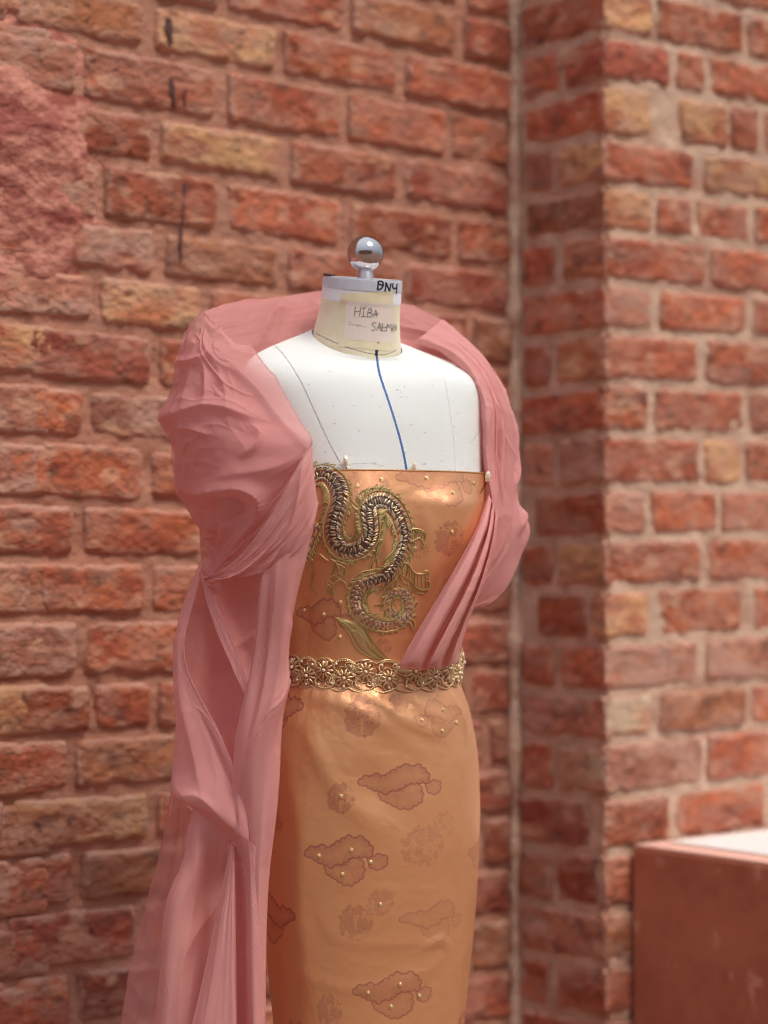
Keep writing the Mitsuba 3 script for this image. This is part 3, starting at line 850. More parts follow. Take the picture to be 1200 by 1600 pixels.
uvg = np.stack([TG * 0.14, Hg], -1)
gown_cast_final = Caster(mesh_of(Vg[::2, ::2]))

# motifs: pixel centre, width in metres, strength, kind (0 cloud, 1 sprig)
MOTIFS = [(625, 1230, 0.100, 1.0, 0), (538, 1345, 0.112, 1.0, 0), (428, 1436, -0.112, 1.1, 0), (612, 1556, 0.105, 0.9, 0), (438, 1112, -0.112, 1.1, 0), (688, 1122, -0.086, 0.55, 0), (682, 1440, 0.094, 0.5, 0),
          (742, 1335, 0.07, 0.5, 0), (695, 757, 0.100, 0.75, 0), (504, 968, 0.094, 1.0, 0), (566, 1120, 0.064, 0.95, 1), (533, 1247, 0.048, 1.0, 1), (664, 1322, 0.066, 0.55, 1), (692, 1288, 0.042, 0.4, 1),
          (556, 1442, 0.058, 0.8, 1), (594, 1410, 0.042, 0.6, 1), (515, 1580, 0.052, 0.8, 1), (430, 1286, 0.048, 0.8, 1), (707, 842, 0.056, 0.9, 1), (574, 757, 0.060, 0.7, 1), (598, 1012, 0.030, 0.8, 1), (652, 860, 0.026, 0.6, 1), (620, 1098, 0.03, 0.7, 1)]
ML = []
for x, y, w, st, kind in MOTIFS:
    hit_ok = gown_cast.hit(x, y)
    if hit_ok is None: continue
    u, h = gown_uv(x, y)
    ML.append((u, h, w, st, kind))
# the cloth repeats round the back
for k in range(22):
    ML.append((rng.choice([-1, 1]) * rng.uniform(0.24, 0.42), rng.uniform(-1.0, 0.05), 0.10, 0.9, int(k % 2)))
for k, (u, h) in enumerate([(-0.1, -0.70), (0.06, -0.68), (0.0, -0.80), (-0.14, -0.88), (0.12, -0.84), (-0.02, -0.98), (0.15, -1.02), (-0.17, -0.62), (0.16, -0.60)]):
    ML.append((u, h, 0.10, 0.9, k % 2))
UPPER = [(-0.46, 0.08, 0.03), (-0.38, 0.095, 0.07), (-0.29, 0.07, 0.10), (-0.18, 0.04, 0.115), (-0.06, 0.08, 0.13), (0.06, 0.15, 0.13), (0.17, 0.15, 0.12), (0.26, 0.11, 0.075)]
LOWER = [(-0.18, -0.09, 0.07), (-0.08, -0.13, 0.10), (0.04, -0.16, 0.12), (0.13, -0.13, 0.11), (0.12, -0.04, 0.10)]
LOBE = [(0.36, -0.02, 0.085), (0.42, 0.0, 0.075), (0.40, -0.045, 0.075)]


def scallops(circles, seed):
    """Small circles along the outline of a cloud, which give its edge."""
    from shapely.geometry import Point
    from shapely.ops import unary_union
    r_ = np.random.default_rng(seed)
    ext = unary_union([Point(a, b).buffer(max(r - 0.034, 0.010)) for a, b, r in circles]).buffer(0.05).buffer(-0.05)
    ext = (max(ext.geoms, key=lambda g: g.area) if hasattr(ext, 'geoms') else ext).exterior
    out, q = [], 0.0
    while q < ext.length - 0.03:
        p = ext.interpolate(q)
        r = r_.uniform(0.038, 0.056)
        out.append((p.x, p.y, r))
        q += r * 1.55
    return out


UP_EDGE, LO_EDGE, LOBE_EDGE = scallops(UPPER, 1), scallops(LOWER, 2), scallops(LOBE, 3)


def union(x, y, circles, soft=0.0):
    out = mi.Float(9)
    for cx, cy, r in circles:
        d_ = dr.sqrt(dr.square(x - cx) + dr.square(y - cy)) - r
        if soft:
            h_ = dr.maximum(soft - dr.abs(out - d_), 0) / soft
            out = dr.minimum(out, d_) - h_ * h_ * soft * 0.25
        else:
            out = dr.minimum(out, d_)
    return out


def satin_color(p, n, uv):
    u, v = uv.x, uv.y
    best, lx, ly, st, kd = mi.Float(9), mi.Float(9), mi.Float(9), mi.Float(0), mi.Float(0)
    for mu, mv, w, s, k in ML:
        ax, ay = (u - mu) / w, (v - mv) / abs(w)
        dd = dr.square(ax) + dr.square(ay * 1.3)
        near = dd < best
        best = dr.select(near, dd, best)
        lx, ly, st, kd = dr.select(near, ax, lx), dr.select(near, ay, ly), dr.select(near, mi.Float(s), st), dr.select(near, mi.Float(k), kd)
    frin = mikit.noise(lx * 60, ly * 60, 2)
    mott = mikit.noise(lx * 14 + st * 9, ly * 14, 3)

    def piece(circles, edge):
        base = union(lx, ly, circles, 0.05)
        sd = dr.minimum(base + 0.012, union(lx, ly, edge))
        inside = mikit.smoothstep(0.010, -0.006, sd)
        rim = mikit.smoothstep(-0.024, -0.004, dr.maximum(sd, base - 0.03)) * inside
        fade = mikit.smoothstep(-0.14, -0.01, base + 0.05 * (frin - 0.5))
        return inside * (0.09 + 0.22 * fade + 0.08 * mott) + rim * (0.42 + 0.14 * frin), inside
    a_up, i_up = piece(UPPER, UP_EDGE)
    a_lo, i_lo = piece(LOWER, LO_EDGE)
    a_lb, _ = piece(LOBE, LOBE_EDGE)
    cloud = a_up + (1 - i_up) * 0.85 * (a_lo + (1 - i_lo) * a_lb)
    rad = dr.sqrt(dr.square(lx) + dr.square(ly))
    ang = mikit.fbm(lx * 9 + 31, ly * 9 + st * 11, 4, 4)
    rim2 = 0.41 + 0.11 * (mikit.noise(lx * 15, ly * 15, 7) - 0.5)
    line = mikit.smoothstep(0.05, 0.02, dr.abs(ang - 0.5)) + 0.7 * mikit.smoothstep(0.07, 0.02, dr.abs(mikit.noise(lx * 22 + 5, ly * 22, 1) - 0.5))
    ring = mikit.smoothstep(0.030, 0.012, dr.abs(rad - rim2 + 0.03))
    sprig = mikit.smoothstep(rim2, rim2 - 0.03, rad) * dr.clip(0.06 + 0.58 * line + 0.38 * mikit.smoothstep(0.5, 0.62, ang), 0, 0.8) + 0.14 * ring
    amt = dr.select(best < 0.6, dr.clip(st * dr.select(kd > 0.5, sprig * 0.8, cloud), 0, 1), 0)
    g = mikit.noise(u * 2600, v * 300) * 0.05 + 0.97
    base = C3(lin(222, 158, 112)) * g
    return mikit.mix(base, C3(lin(160, 86, 82)), amt)


def satin_bump(p, n, uv):
    return mikit.noise(uv.x * 1800, uv.y * 700) + 2.2 * mikit.noise(uv.x * 160, uv.y * 160)


scene['m_satin'] = two(bump(principled(mikit.proc(satin_color), 0.36, metallic=0.40, specular=0.6, sheen=1.0, sheen_tint=0.75), satin_bump, 0.00016, 3e-4))
iw = int(np.argmin(np.abs(hs_g + 0.143)))
add('gown__bodice', mesh_of(Vg[iw:], uvg[iw:]), 'm_satin', label='strapless gold satin bodice with cloud print and a beaded dragon')
add('gown__skirt', mesh_of(Vg[:iw + 1], uvg[:iw + 1]), 'm_satin', label='slim gold satin skirt printed with rose clouds')
# rolled neckline edge
thf = np.linspace(-np.pi, np.pi, 260)
top_line = Vg[-1]
add('gown__neckline_hem', tube(top_line, 0.0013, 6), 'm_satin_plain')
scene['m_satin_plain'] = two(principled(lin(196, 140, 88), 0.4, metallic=0.3))
labels['gown'] = {'label': 'strapless gold satin gown with rose cloud print and dragon embroidery, on the dress form', 'category': 'dress'}


def frame_on(caster, px, py):
    h_ = caster.hit(px, py)
    p, nn = h_
    upv = np.array([0, 0, 1.0]) - nn * nn[2]
    upv /= np.linalg.norm(upv)
    return p, nn, np.cross(upv, nn), upv


SEQ = [(498, 1337), (549, 1328), (579, 1347), (535, 1366), (575, 1551), (625, 1538), (655, 1556), (611, 1573), (692, 1109), (659, 1125), (713, 1129), (691, 1142), (533, 1244), (594, 1413),
       (666, 747), (740, 755), (707, 770), (476, 953), (506, 960), (532, 941), (531, 995), (648, 856), (706, 831), (595, 749), (558, 759), (424, 1335)]
for x, y in SEQ:
    h_ = gown_cast_final.hit(x, y)
    if h_ is None: continue
    p, nn, rt, upv = frame_on(gown_cast_final, x, y)
    cup = trimesh.creation.torus(0.0021, 0.0008, 12, 6)
    v = np.asarray(cup.vertices)
    ringm = (p + nn * 0.0006 + v[:, :1] * rt + v[:, 1:2] * upv + v[:, 2:3] * nn, np.asarray(cup.faces))
    add('gown__sequin', concat([ringm, blob(p + nn * 0.0012, rt * 0.0016, upv * 0.0016, nn * 0.0012)]), 'm_gold')

# ------------------------------------------------------------------ dragon embroidery


def z2(zx, zy): return 420 + zx / 3.158, 700 + zy / 3.158     # readings from an enlargement of the bodice


def embroider(path, widths, mat_rows=True):
    """Rows of bugle beads laid aslant along a body, on the gown."""
    c = spline([z2(*q[:2]) for q in path], 400)
    wq = np.interp(np.linspace(0, 1, 400), np.linspace(0, 1, len(widths)), widths) / 3.158 / 1250
    p, nn = [], []
    for x, y in c:
        h_ = gown_cast_final.hit(x, y)
        p.append(h_[0]); nn.append(h_[1])
    p, nn = np.array(p), np.array(nn)
    for _ in range(8):
        nn[1:-1] = (nn[:-2] + nn[1:-1] + nn[2:]) / 3
    nn /= np.linalg.norm(nn, axis=1, keepdims=True)
    t = np.gradient(p, axis=0); t /= np.linalg.norm(t, axis=1, keepdims=True)
    b = np.cross(nn, t)
    L = np.r_[0, np.cumsum(np.linalg.norm(np.diff(p, axis=0), axis=1))]
    return p, nn, t, b, wq, L


def body_meshes(E, row=0.0030):
    p, nn, t, b, w, L = E
    light, dark, gold = [], [], []
    rows = np.arange(0.001, L[-1], row)
    for i, s in enumerate(rows):
        k = min(np.searchsorted(L, s), len(L) - 1)
        W = w[k] * (0.94 + 0.22 * meshkit.noise(np.array([s * 90, 0.0, 0.0]), 77))
        s0_ = rng.normal(0, 0.12)
        lanes = 3 if W > 0.0085 else 2
        for q in range(lanes):
            x = (q + 0.5) / lanes * 2 - 1
            c = p[k] + b[k] * x * W * 0.5 * 0.92 + t[k] * (x * x * W * 0.30 + rng.normal(0, 0.0005)) + nn[k] * (0.0012 + 0.0014 * (1 - x * x) * min(1, W / 0.012))
            if rng.random() < 0.06: continue
            dirn = t[k] * s0_ + b[k] * (0.85 if abs(x) > 0.1 else 1) + t[k] * (0.75 * np.sign(x) if abs(x) > 0.1 else rng.normal(0.1, 0.25)) + nn[k] * (-0.35 * x)
            dirn = dirn / np.linalg.norm(dirn)
            side = np.cross(nn[k], dirn); side /= np.linalg.norm(side)
            m = blob(c, dirn * W * 0.5 / lanes * 1.02, side * rng.uniform(0.0008, 0.0012), np.cross(dirn, side) * 0.0009)
            (light if (i + (q % 2)) % 2 == 0 else dark if rng.random() < 0.78 else gold).append(m)
    return light, dark, gold


MAIN = [(205, 150), (262, 128), (325, 165), (352, 240), (332, 330), (318, 415), (352, 488), (430, 500), (496, 440), (496, 350), (502, 285), (560, 262), (622, 305), (662, 390), (668, 470), (640, 545), (600, 615), (540, 652),
        (470, 672), (430, 735), (444, 812), (505, 862), (590, 878), (662, 850), (690, 790), (668, 722), (622, 712), (590, 752), (600, 812), (645, 832), (680, 835)]
MW = [64, 74, 84, 84, 80, 80, 84, 84, 76, 76, 78, 82, 84, 82, 78, 72, 72, 72, 74, 66, 58, 50, 46, 44, 40, 36, 34, 32, 30, 26, 18]
E1 = embroider(MAIN, [q * 1.12 for q in MW])
E2 = embroider([(246, 370), (214, 420), (188, 480), (176, 540)], [50, 66, 66, 50])
light, dark, gold = [], [], []
for E in (E1, E2):
    a_, b_, c_ = body_meshes(E)
    light += a_; dark += b_; gold += c_
add('gown__dragon', concat([tube(E1[0] - E1[1] * 0.0012, np.maximum(E1[4] * 0.46, 0.002), 10, flat=0.16, normals=E1[1]), tube(E2[0] - E2[1] * 0.0012, E2[4] * 0.46, 10, flat=0.16, normals=E2[1])]), 'm_dragon_base',
    label='coiled dragon worked in bronze bugle beads and gold thread')
add('gown__dragon__bronze_beads', concat(light), 'm_bead', kind='stuff')
add('gown__dragon__dark_beads', concat(dark), 'm_bead_dark', kind='stuff')
add('gown__dragon__gold_beads', concat(gold), 'm_gold', kind='stuff')
# couched outline and flame fringe
thread = []
for E in (E1, E2):
    p, nn, t, b, w, L = E
    for sgn in (-1, 1):
        thread.append(tube(p + b * (sgn * w * 0.56)[:, None] + nn * 0.0009, 0.00085, 6, normals=nn))


def frill(E, k0, k1, sgn, length, gap=0.0062, lean=0.8):
    p, nn, t, b, w, L = E
    s = L[k0]
    while s < L[min(k1, len(L) - 1)]:
        k = min(np.searchsorted(L, s), len(L) - 1)
        l = length * rng.uniform(0.5, 1.35)
        base = p[k] + b[k] * sgn * w[k] * 0.55
        tip = base + b[k] * sgn * l + t[k] * l * lean
        side = t[k] * gap * 0.55
        for q in ([base - side, (base + tip) / 2 - side * 0.9 + b[k] * sgn * l * 0.1, tip], [base + side, (base + tip) / 2 + side * 0.5, tip], [base, (base * 0.6 + tip * 0.4), tip]):
            q = spline(np.array(q), 6) + nn[k] * 0.0011
            thread.append(tube(q, np.array([0.00055, 0.0006, 0.0006, 0.00055, 0.0004, 0.0003]), 5))
        s += gap * rng.uniform(0.7, 1.4)


for k0, k1, sgn, ln in ((2, 395, 1, 0.0046), (2, 395, -1, 0.0046), (10, 70, -1, 0.008), (105, 165, 1, 0.007), (130, 190, -1, 0.008), (235, 300, 1, 0.008), (190, 235, 1, 0.006), (300, 345, 1, 0.006), (60, 95, -1, 0.005)):
    frill(E1, k0, k1, sgn, ln)
frill(E2, 20, 390, -1, 0.006)
frill(E2, 60, 390, 1, 0.006)


def threads(paths, r=0.0008, lift=0.0012, n=14, taper=True):
    for q in paths:
        pp, nn = drape(gown_cast_final, [z2(*x) for x in q], lift, n)
        rr = r * (np.sin(np.linspace(0.35, np.pi - 0.25, len(pp))) * 0.6 + 0.5) if taper else r
        thread.append(tube(pp, rr, 5, normals=nn))


def scribble(outline, rows, r=0.0007):
    """Satin stitch filling of a small shape given by two edges."""
    a, b2 = spline(np.array(outline[0], float), rows), spline(np.array(outline[1], float), rows)
    for i in range(rows):
        threads([[tuple(a[i]), tuple((a[i] + b2[i]) / 2 + rng.normal(0, 1.5, 2)), tuple(b2[i])]], r, 0.0010, 6)
    threads([outline[0], outline[1]], 0.0009, 0.0016)


# claws, mane and plume, as outlines with stitched fills
scribble(([(688, 405), (725, 398), (768, 412)], [(692, 462), (720, 452), (748, 440)]), 7)
threads([[(740, 410), (772, 425), (762, 455), (752, 440)], [(730, 440), (760, 460), (764, 492), (752, 480)], [(700, 455), (722, 470), (716, 492)], [(706, 400), (730, 410), (745, 430)]])
scribble(([(655, 565), (690, 575), (715, 610), (760, 620), (785, 600)], [(640, 620), (690, 650), (730, 690), (765, 700), (792, 680)]), 10)
threads([[(765, 605), (790, 612), (786, 640), (770, 628)], [(770, 650), (794, 668), (785, 700), (768, 690)], [(745, 690), (770, 712), (735, 714), (715, 690)], [(680, 640), (686, 680), (676, 710)], [(650, 630), (664, 660), (690, 668)]])
scribble(([(300, 545), (330, 560), (345, 610), (300, 640), (292, 690)], [(400, 555), (385, 600), (370, 640), (330, 660), (318, 722)]), 10)
threads([[(292, 690), (300, 712), (320, 724)], [(250, 520), (280, 545), (300, 560)], [(345, 640), (372, 660), (384, 680)], [(330, 560), (322, 600), (308, 640)], [(365, 560), (362, 600), (350, 650)], [(340, 540), (400, 548), (420, 560)]])
threads([[(214, 560), (222, 620), (216, 670), (240, 726)], [(205, 565), (190, 590), (175, 600)]], 0.0007)
for q in range(8):
    f_ = q / 7
    threads([[(330 + 22 * f_, 832 + 6 * f_), (400 + 60 * f_, 890 - 6 * f_ + 30 * (1 - f_)), (440 + 80 * f_, 990 - 24 * f_), (520 + 80 * f_, 1040 + 8 * f_)]], 0.0007, 0.0012, 16)
for q in range(6):
    f_ = q / 5
    threads([[(398 + 60 * f_, 905 - 25 * f_), (430 + 55 * f_, 900 + 30 * f_), (480 + 30 * f_, 985 - 10 * f_)]], 0.0006, 0.0015, 8)
scribble(([(430, 260), (460, 215), (530, 198), (580, 205), (610, 235)], [(440, 300), (470, 270), (520, 240), (570, 236), (605, 256)]), 14)
threads([[(385, 260), (420, 290), (455, 330), (462, 380)], [(400, 250), (440, 290), (470, 310)], [(470, 330), (450, 400), (440, 440)], [(445, 205), (436, 240), (430, 280)], [(350, 400), (372, 448), (395, 440), (410, 420)],
         [(545, 350), (560, 420), (540, 500), (520, 560)], [(575, 360), (555, 440), (530, 520), (545, 590)], [(560, 370), (540, 450), (515, 540), (505, 600)], [(520, 520), (500, 580), (480, 620), (400, 650)], [(560, 560), (600, 520), (640, 460)],
         [(580, 570), (620, 530), (645, 480)], [(420, 640), (460, 610), (520, 600)], [(560, 770), (580, 740), (600, 725)], [(555, 780), (540, 770), (520, 778)]])
for q in range(7):
    f_ = q / 6
    threads([[(575 + 10 * f_, 345 + 20 * f_), (552 - 8 * f_, 400 + 130 * f_), (520 + 12 * f_, 470 + 110 * f_)]], 0.0006, 0.0010, 8)
    threads([[(400 + 4 * f_, 700 + 120 * f_), (388 + 10 * f_, 690 + 130 * f_), (380 + 18 * f_, 672 + 130 * f_)]], 0.0007, 0.0012, 5)
    threads([[(630 - 8 * f_, 470 + 70 * f_), (612 - 14 * f_, 500 + 60 * f_), (585 - 8 * f_, 540 + 40 * f_)]], 0.0006, 0.0011, 6)
threads([[(690, 838), (712, 850), (720, 880), (708, 900)], [(680, 850), (700, 870), (704, 892)]], 0.0011)
add('gown__dragon__olive_thread', concat(thread[1::3]), 'm_olive_thread', kind='stuff')
scene['m_olive_thread'] = two(principled(lin(160, 138, 84), 0.4, metallic=0.3))
thread = [q for i_, q in enumerate(thread) if i_ % 3 != 1]
add('gown__dragon__gold_thread', concat(thread), 'm_gold_thread', kind='stuff', label='gold thread claws, mane and plume of the dragon')

# ------------------------------------------------------------------ belt
belt_h = pchip([(-3.15, -0.130, 0), (-1.4, -0.140, 0), (-0.6, -0.144, 0), (0, -0.146, 0), (0.7, -0.143, 0), (1.4, -0.134, 0), (3.15, -0.130, 0)])
LW = 0.0185


def belt_point(t, v, lift):
    """t angle round the body, v from -1 (lower edge) to 1."""
    t = np.asarray(t, float); v = np.asarray(v, float)
    h = belt_h(t)[..., 0] + v * LW
    a = section(GOWN, h, t, grow=0.0028 + lift, bust=0.75)
    return a


def belt_frame(t, v):
    p = belt_point(t, v, 0.0)
    rt = belt_point(t + 0.01, v, 0) - belt_point(t - 0.01, v, 0); rt /= np.linalg.norm(rt)
    upv = belt_point(t, v + 0.1, 0) - belt_point(t, v - 0.1, 0); upv /= np.linalg.norm(upv)
    nn = np.cross(rt, upv)
    return p, rt, upv, nn


tb = np.linspace(-np.pi, np.pi, 420)
net = []
for v0 in (-0.5, 0.5):
    net.append(tube(belt_point(tb, v0 + 0.08 * np.sin(tb * 60 + v0 * 9), -0.0008), 0.0006, 4))
for k in range(60):
    t0 = -np.pi + k * 2 * np.pi / 60
    for sl_ in (-0.08, 0.08):
        vv = np.linspace(-0.8, 0.8, 6)
        net.append(tube(belt_point(t0 + vv * sl_, vv, -0.0008), 0.0005, 4))
add('belt__net', concat(net), 'm_belt_net', kind='stuff', label='fine tan net under the beadwork of the belt')
labels['belt'] = {'label': 'gold beaded belt of flowers and leaves round the waist of the gown', 'category': 'belt'}
circ = 0.72
NF = 26
for k in range(NF):
    t0 = -np.pi + (k + 0.5) * 2 * np.pi / NF
    v0 = 0.28 if k % 2 else -0.22
    p, rt, upv, nn = belt_frame(t0, v0)
    R = 0.0135
    petals = []
    for q in range(11):
        an = q * 2 * np.pi / 11 + 0.2 * (k % 3)
        dv = rt * math.cos(an) + upv * math.sin(an)
        pv = np.cross(nn, dv)
        petals.append(blob(p + dv * R * 0.60 + nn * 0.0036, dv * R * 0.34 - nn * 0.0016, pv * 0.0016, nn * 0.0018))
    for q in range(7):
        an = q * 2 * np.pi / 7
        qq_ = np.linspace(-0.45, 0.45, 7)
        arc = p + (np.cos(an + qq_)[:, None] * rt + np.sin(an + qq_)[:, None] * upv) * (R * (0.86 + 0.22 * np.cos(qq_ / 0.45 * np.pi / 2)))[:, None] + nn * 0.0016
        petals.append(tube(arc, 0.0008, 5))
    f_ = add('belt__flower', concat(petals), 'm_belt_gold')
    prl = [blob(p + nn * 0.0056, rt * 0.0023, upv * 0.0023, nn * 0.0023, ICO2)]
    add(f_ + '__pearl', concat(prl), 'm_pearl')
    # between flowers: a leaf and open beaded loops
    t1 = t0 + np.pi / NF
    p, rt, upv, nn = belt_frame(t1, -0.30 if k % 2 else 0.42)
    a0 = (0.5 if k % 2 else -0.5) + rng.normal(0, 0.15)
    dv, pv = rt * math.cos(a0) + upv * math.sin(a0), -rt * math.sin(a0) + upv * math.cos(a0)
    ss = np.linspace(0, 2 * np.pi, 25)
    rim = p + dv * (0.0135 * np.cos(ss))[:, None] + pv * (0.0062 * np.sin(ss) * np.abs(np.sin(ss)) ** 0.4)[:, None] + nn * 0.0018
    leaf = [tube(rim, 0.0010, 6)]
    for q in np.linspace(-0.8, 0.8, 9):
        leaf.append(blob(p + dv * 0.0115 * q + nn * 0.0022, dv * 0.0011 + pv * 0.0003, (pv * 0.0048 + dv * 0.002) * (1 - q * q * 0.8), nn * 0.0012))
    add('belt__leaf', concat(leaf), 'm_belt_gold')
    for q in range(3):
        pc_, rt_, up_, nn_ = belt_frame(t0 + (q - 1) * 0.085 + rng.normal(0, 0.01), (-0.75, 0.8, -0.6)[q] * (1 if k % 2 else -1))
        add('belt__crystal', blob(pc_ + nn_ * 0.003, rt_ * 0.0017, up_ * 0.0017, nn_ * 0.0017), 'm_crystal', smooth=False)
    loop = []
    for (dt, v1, r0, r1) in ((0.0, 0.55, 0.0125, 0.0080),):
        if k % 2: v1 = -v1 * 1.0
        p, rt, upv, nn = belt_frame(t0 + dt, np.clip(v1, -0.9, 0.9))
        for q in range(26):
            an = q * 2 * np.pi / 26
            loop.append(blob(p + rt * r0 * math.cos(an) + upv * r1 * math.sin(an) + nn * 0.0012, rt * 0.0015, upv * 0.0015, nn * 0.0015))
    add('belt__loop', concat(loop), 'm_belt_gold')
scene['m_belt_gold'] = two(principled(lin(218, 186, 144), 0.24, metallic=0.6, specular=0.7))
edge = []
for sgn in (-1, 1):
    tt = np.linspace(-np.pi, np.pi, 900)
    scal = sgn * (0.84 + 0.26 * np.abs(np.sin(tt * NF / 2 + (0 if sgn > 0 else 0.8))))
    edge.append(tube(belt_point(tt, scal, 0.0008), 0.0010, 6))
add('belt__edging', concat(edge), 'm_belt_gold')

# ------------------------------------------------------------------ crystal pins along the neckline
for k, (x, y, lean, word) in enumerate(((540, 722, -0.1, 'left-hand crystal headed pin in the neckline of the gown, at the end of the seam'), (644, 731, 0.1, 'middle crystal headed pin in the neckline of the gown, beside the blue line'),
                                        (762, 744, 0.15, 'right-hand crystal headed pin in the neckline of the gown, against the pink stole'))):
    h_ = form_cast.hit(min(x, 752), y)
    p = h_[0] + h_[1] * 0.006 if x < 755 else at(x, y, 2.80)
    dv = np.array([lean, -0.15, 1.0]); dv /= np.linalg.norm(dv)
    sd = np.cross(dv, [0, 1, 0]); sd /= np.linalg.norm(sd)
    ot = np.cross(dv, sd)
    prof = [(0, -0.0085), (0.0022, -0.0060), (0.0034, -0.001), (0.0030, 0.003), (0.0012, 0.0062), (0, 0.0066)]
    g = trimesh.creation.revolve(np.array(prof), sections=8)
    v = np.asarray(g.vertices)
    name = 'pin' if k == 0 else f'pin_{k:03d}'
    add(f'{name}__head', (p + v[:, :1] * sd + v[:, 1:2] * ot + v[:, 2:3] * dv, np.asarray(g.faces)), 'm_crystal', smooth=False)
    add(f'{name}__shaft', tube(np.array([p - dv * 0.007, p - dv * 0.016 + h_[1] * -0.004, p - dv * 0.022 + h_[1] * -0.006]), 0.0005, 6), 'm_steel')
    labels[name] = {'label': word, 'category': 'pin', 'group': 'crystal pins along the neckline'}

# ------------------------------------------------------------------ the organza stole
solid_cast = Caster(body_mesh, neck_mesh, mesh_of(Vg[::2, ::2]))


def P3(q, clear=0.006):
    """A stole point: pixel and depth; kept in front of the form and gown where the depth is in front of their middle."""
    x, y, Y = q[:3]
    h_ = solid_cast.hit(x, y)
    if h_ is not None and Y < 2.86 and Y > h_[0][1] - clear: Y = h_[0][1] - clear
    return at(x, y, Y)


def catmull_rows(rows, m):
    """Interpolates a list of curves (k, n, 3) across to m curves."""
    rows = np.asarray(rows)
    t = np.r_[0, np.cumsum(np.linalg.norm(np.diff(rows, axis=0), axis=-1).mean(1) + 1e-9)]
    if len(rows) == 2:
        w = np.linspace(0, 1, m)[:, None, None]
        return rows[0] * (1 - w) + rows[1] * w
    return PchipInterpolator(t, rows, axis=0)(np.linspace(0, t[-1], m))


def grid_normals(V):
    a, b = np.gradient(V, axis=0), np.gradient(V, axis=1)
    nn = np.cross(a, b)
    return nn / (np.linalg.norm(nn, axis=-1, keepdims=True) + 1e-12)


def sheet(name, guides, n=90, m=70, folds=(), ridges=(), crease=0.0035, cfreq=3.2, wrinkle=0.0016, wfreq=(5, 14), seed=0, mat='m_organza', hems=(), clear=0.006, **lab):
    """A piece of the stole lofted across guide curves, each a list of (x, y, depth). folds: (along, across0, across1, height, width):
    ridges running along the guides (in fractions of the sheet)."""
    n, m = int(n * 1.5), int(m * 1.6)
    rows = [spline([P3(q, clear) for q in g], n) for g in guides]
    V = catmull_rows(rows, m)
    A, B = np.meshgrid(np.linspace(0, 1, m), np.linspace(0, 1, n), indexing='ij')   # A across guides, B along
    nn = grid_normals(V)
    if (nn @ np.array([0, 1.0, 0])).mean() > 0: nn = -nn
    H = wrinkle * 2 * (meshkit.fbm(np.stack([A * wfreq[1], B * wfreq[0], A * 0 + seed], -1), 3, seed) - 0.5)
    # fine crisp creases: the crests of a warped noise, in the sheet's own metres
    ua = np.r_[0, np.cumsum(np.linalg.norm(np.diff(V[:, n // 2], axis=0), axis=1))][:, None] * np.ones((1, n)) * 10
    ub = np.r_[0, np.cumsum(np.linalg.norm(np.diff(V[m // 2], axis=0), axis=1))][None] * np.ones((m, 1)) * 10
    wx = 1.2 * (meshkit.fbm(np.stack([ua * 0.8, ub * 0.8, A * 0 + seed * 1.7], -1), 2, seed + 40) - 0.5)
    for kk, (fa, fb) in enumerate(((cfreq, cfreq * 0.45), (cfreq * 0.7, cfreq))):
        rn = meshkit.noise(np.stack([(ua + wx + 0.5 * ub * kk) * fa, (ub - wx) * fb, A * 0 + seed * 3.3 + kk * 9], -1), seed + 50)
        gate = np.clip(meshkit.noise(np.stack([ua * 1.1, ub * 1.1, A * 0 + seed + kk * 5.0], -1), seed + 60) * 2 - 0.6, 0, 1)
        H += crease * gate * (np.exp(-np.abs(rn - 0.5) * 14) - 0.25)
    for (a0, a1, b0, b1, hgt, wid) in folds:
        # ridge line from (a0, b0) to (a1, b1)
        da, db = a1 - a0, b1 - b0
        L2 = da * da + db * db
        t = np.clip(((A - a0) * da + (B - b0) * db) / L2, 0, 1)
        dist = np.hypot(A - a0 - t * da, B - b0 - t * db)
        H += hgt * (0.5 * np.exp(-(dist / wid) ** 2) + 0.6 * np.exp(-1.6 * dist / wid)) * (0.25 + 0.75 * np.sin(np.pi * np.clip(0.08 + 0.84 * t, 0, 1)))
    if ridges:
        q = (V - EYE)
        q = q / (q @ FW)[..., None]
        PX, PY = 600 + F * q[..., 0], 800 - F * (q @ UP)
        for pts, hgt, wl, wr in ridges:
            # a crease measured along a line; wl and wr are its widths on its two sides
            c = spline(pts, 40)
            tg = np.gradient(c, axis=0); tg /= np.linalg.norm(tg, axis=1, keepdims=True)
            dx, dy = PX[..., None] - c[:, 0], PY[..., None] - c[:, 1]
            k = (dx * dx + dy * dy).argmin(-1)
            ex, ey = np.take_along_axis(dx, k[..., None], -1)[..., 0], np.take_along_axis(dy, k[..., None], -1)[..., 0]
            dist = np.hypot(ex, ey)
            side = ex * tg[k, 1] - ey * tg[k, 0]
            w_ = np.where(side > 0, wr, wl)
            H += hgt * (0.45 * np.exp(-(dist / w_) ** 2) + 0.55 * np.exp(-1.5 * dist / w_)) * np.sin(np.pi * (0.10 + 0.82 * k / 39)) ** 0.8
    V = V + nn * H[..., None]
    key = add(name, mesh_of(V), mat, **lab)
    hm = []
    for hside in hems:
        q = {'a0': V[0], 'a1': V[-1], 'b0': V[:, 0], 'b1': V[:, -1]}[hside]
        hm.append(tube(q, 0.00055, 5))
    return key, V, hm


hems = []
S = 'stole__'
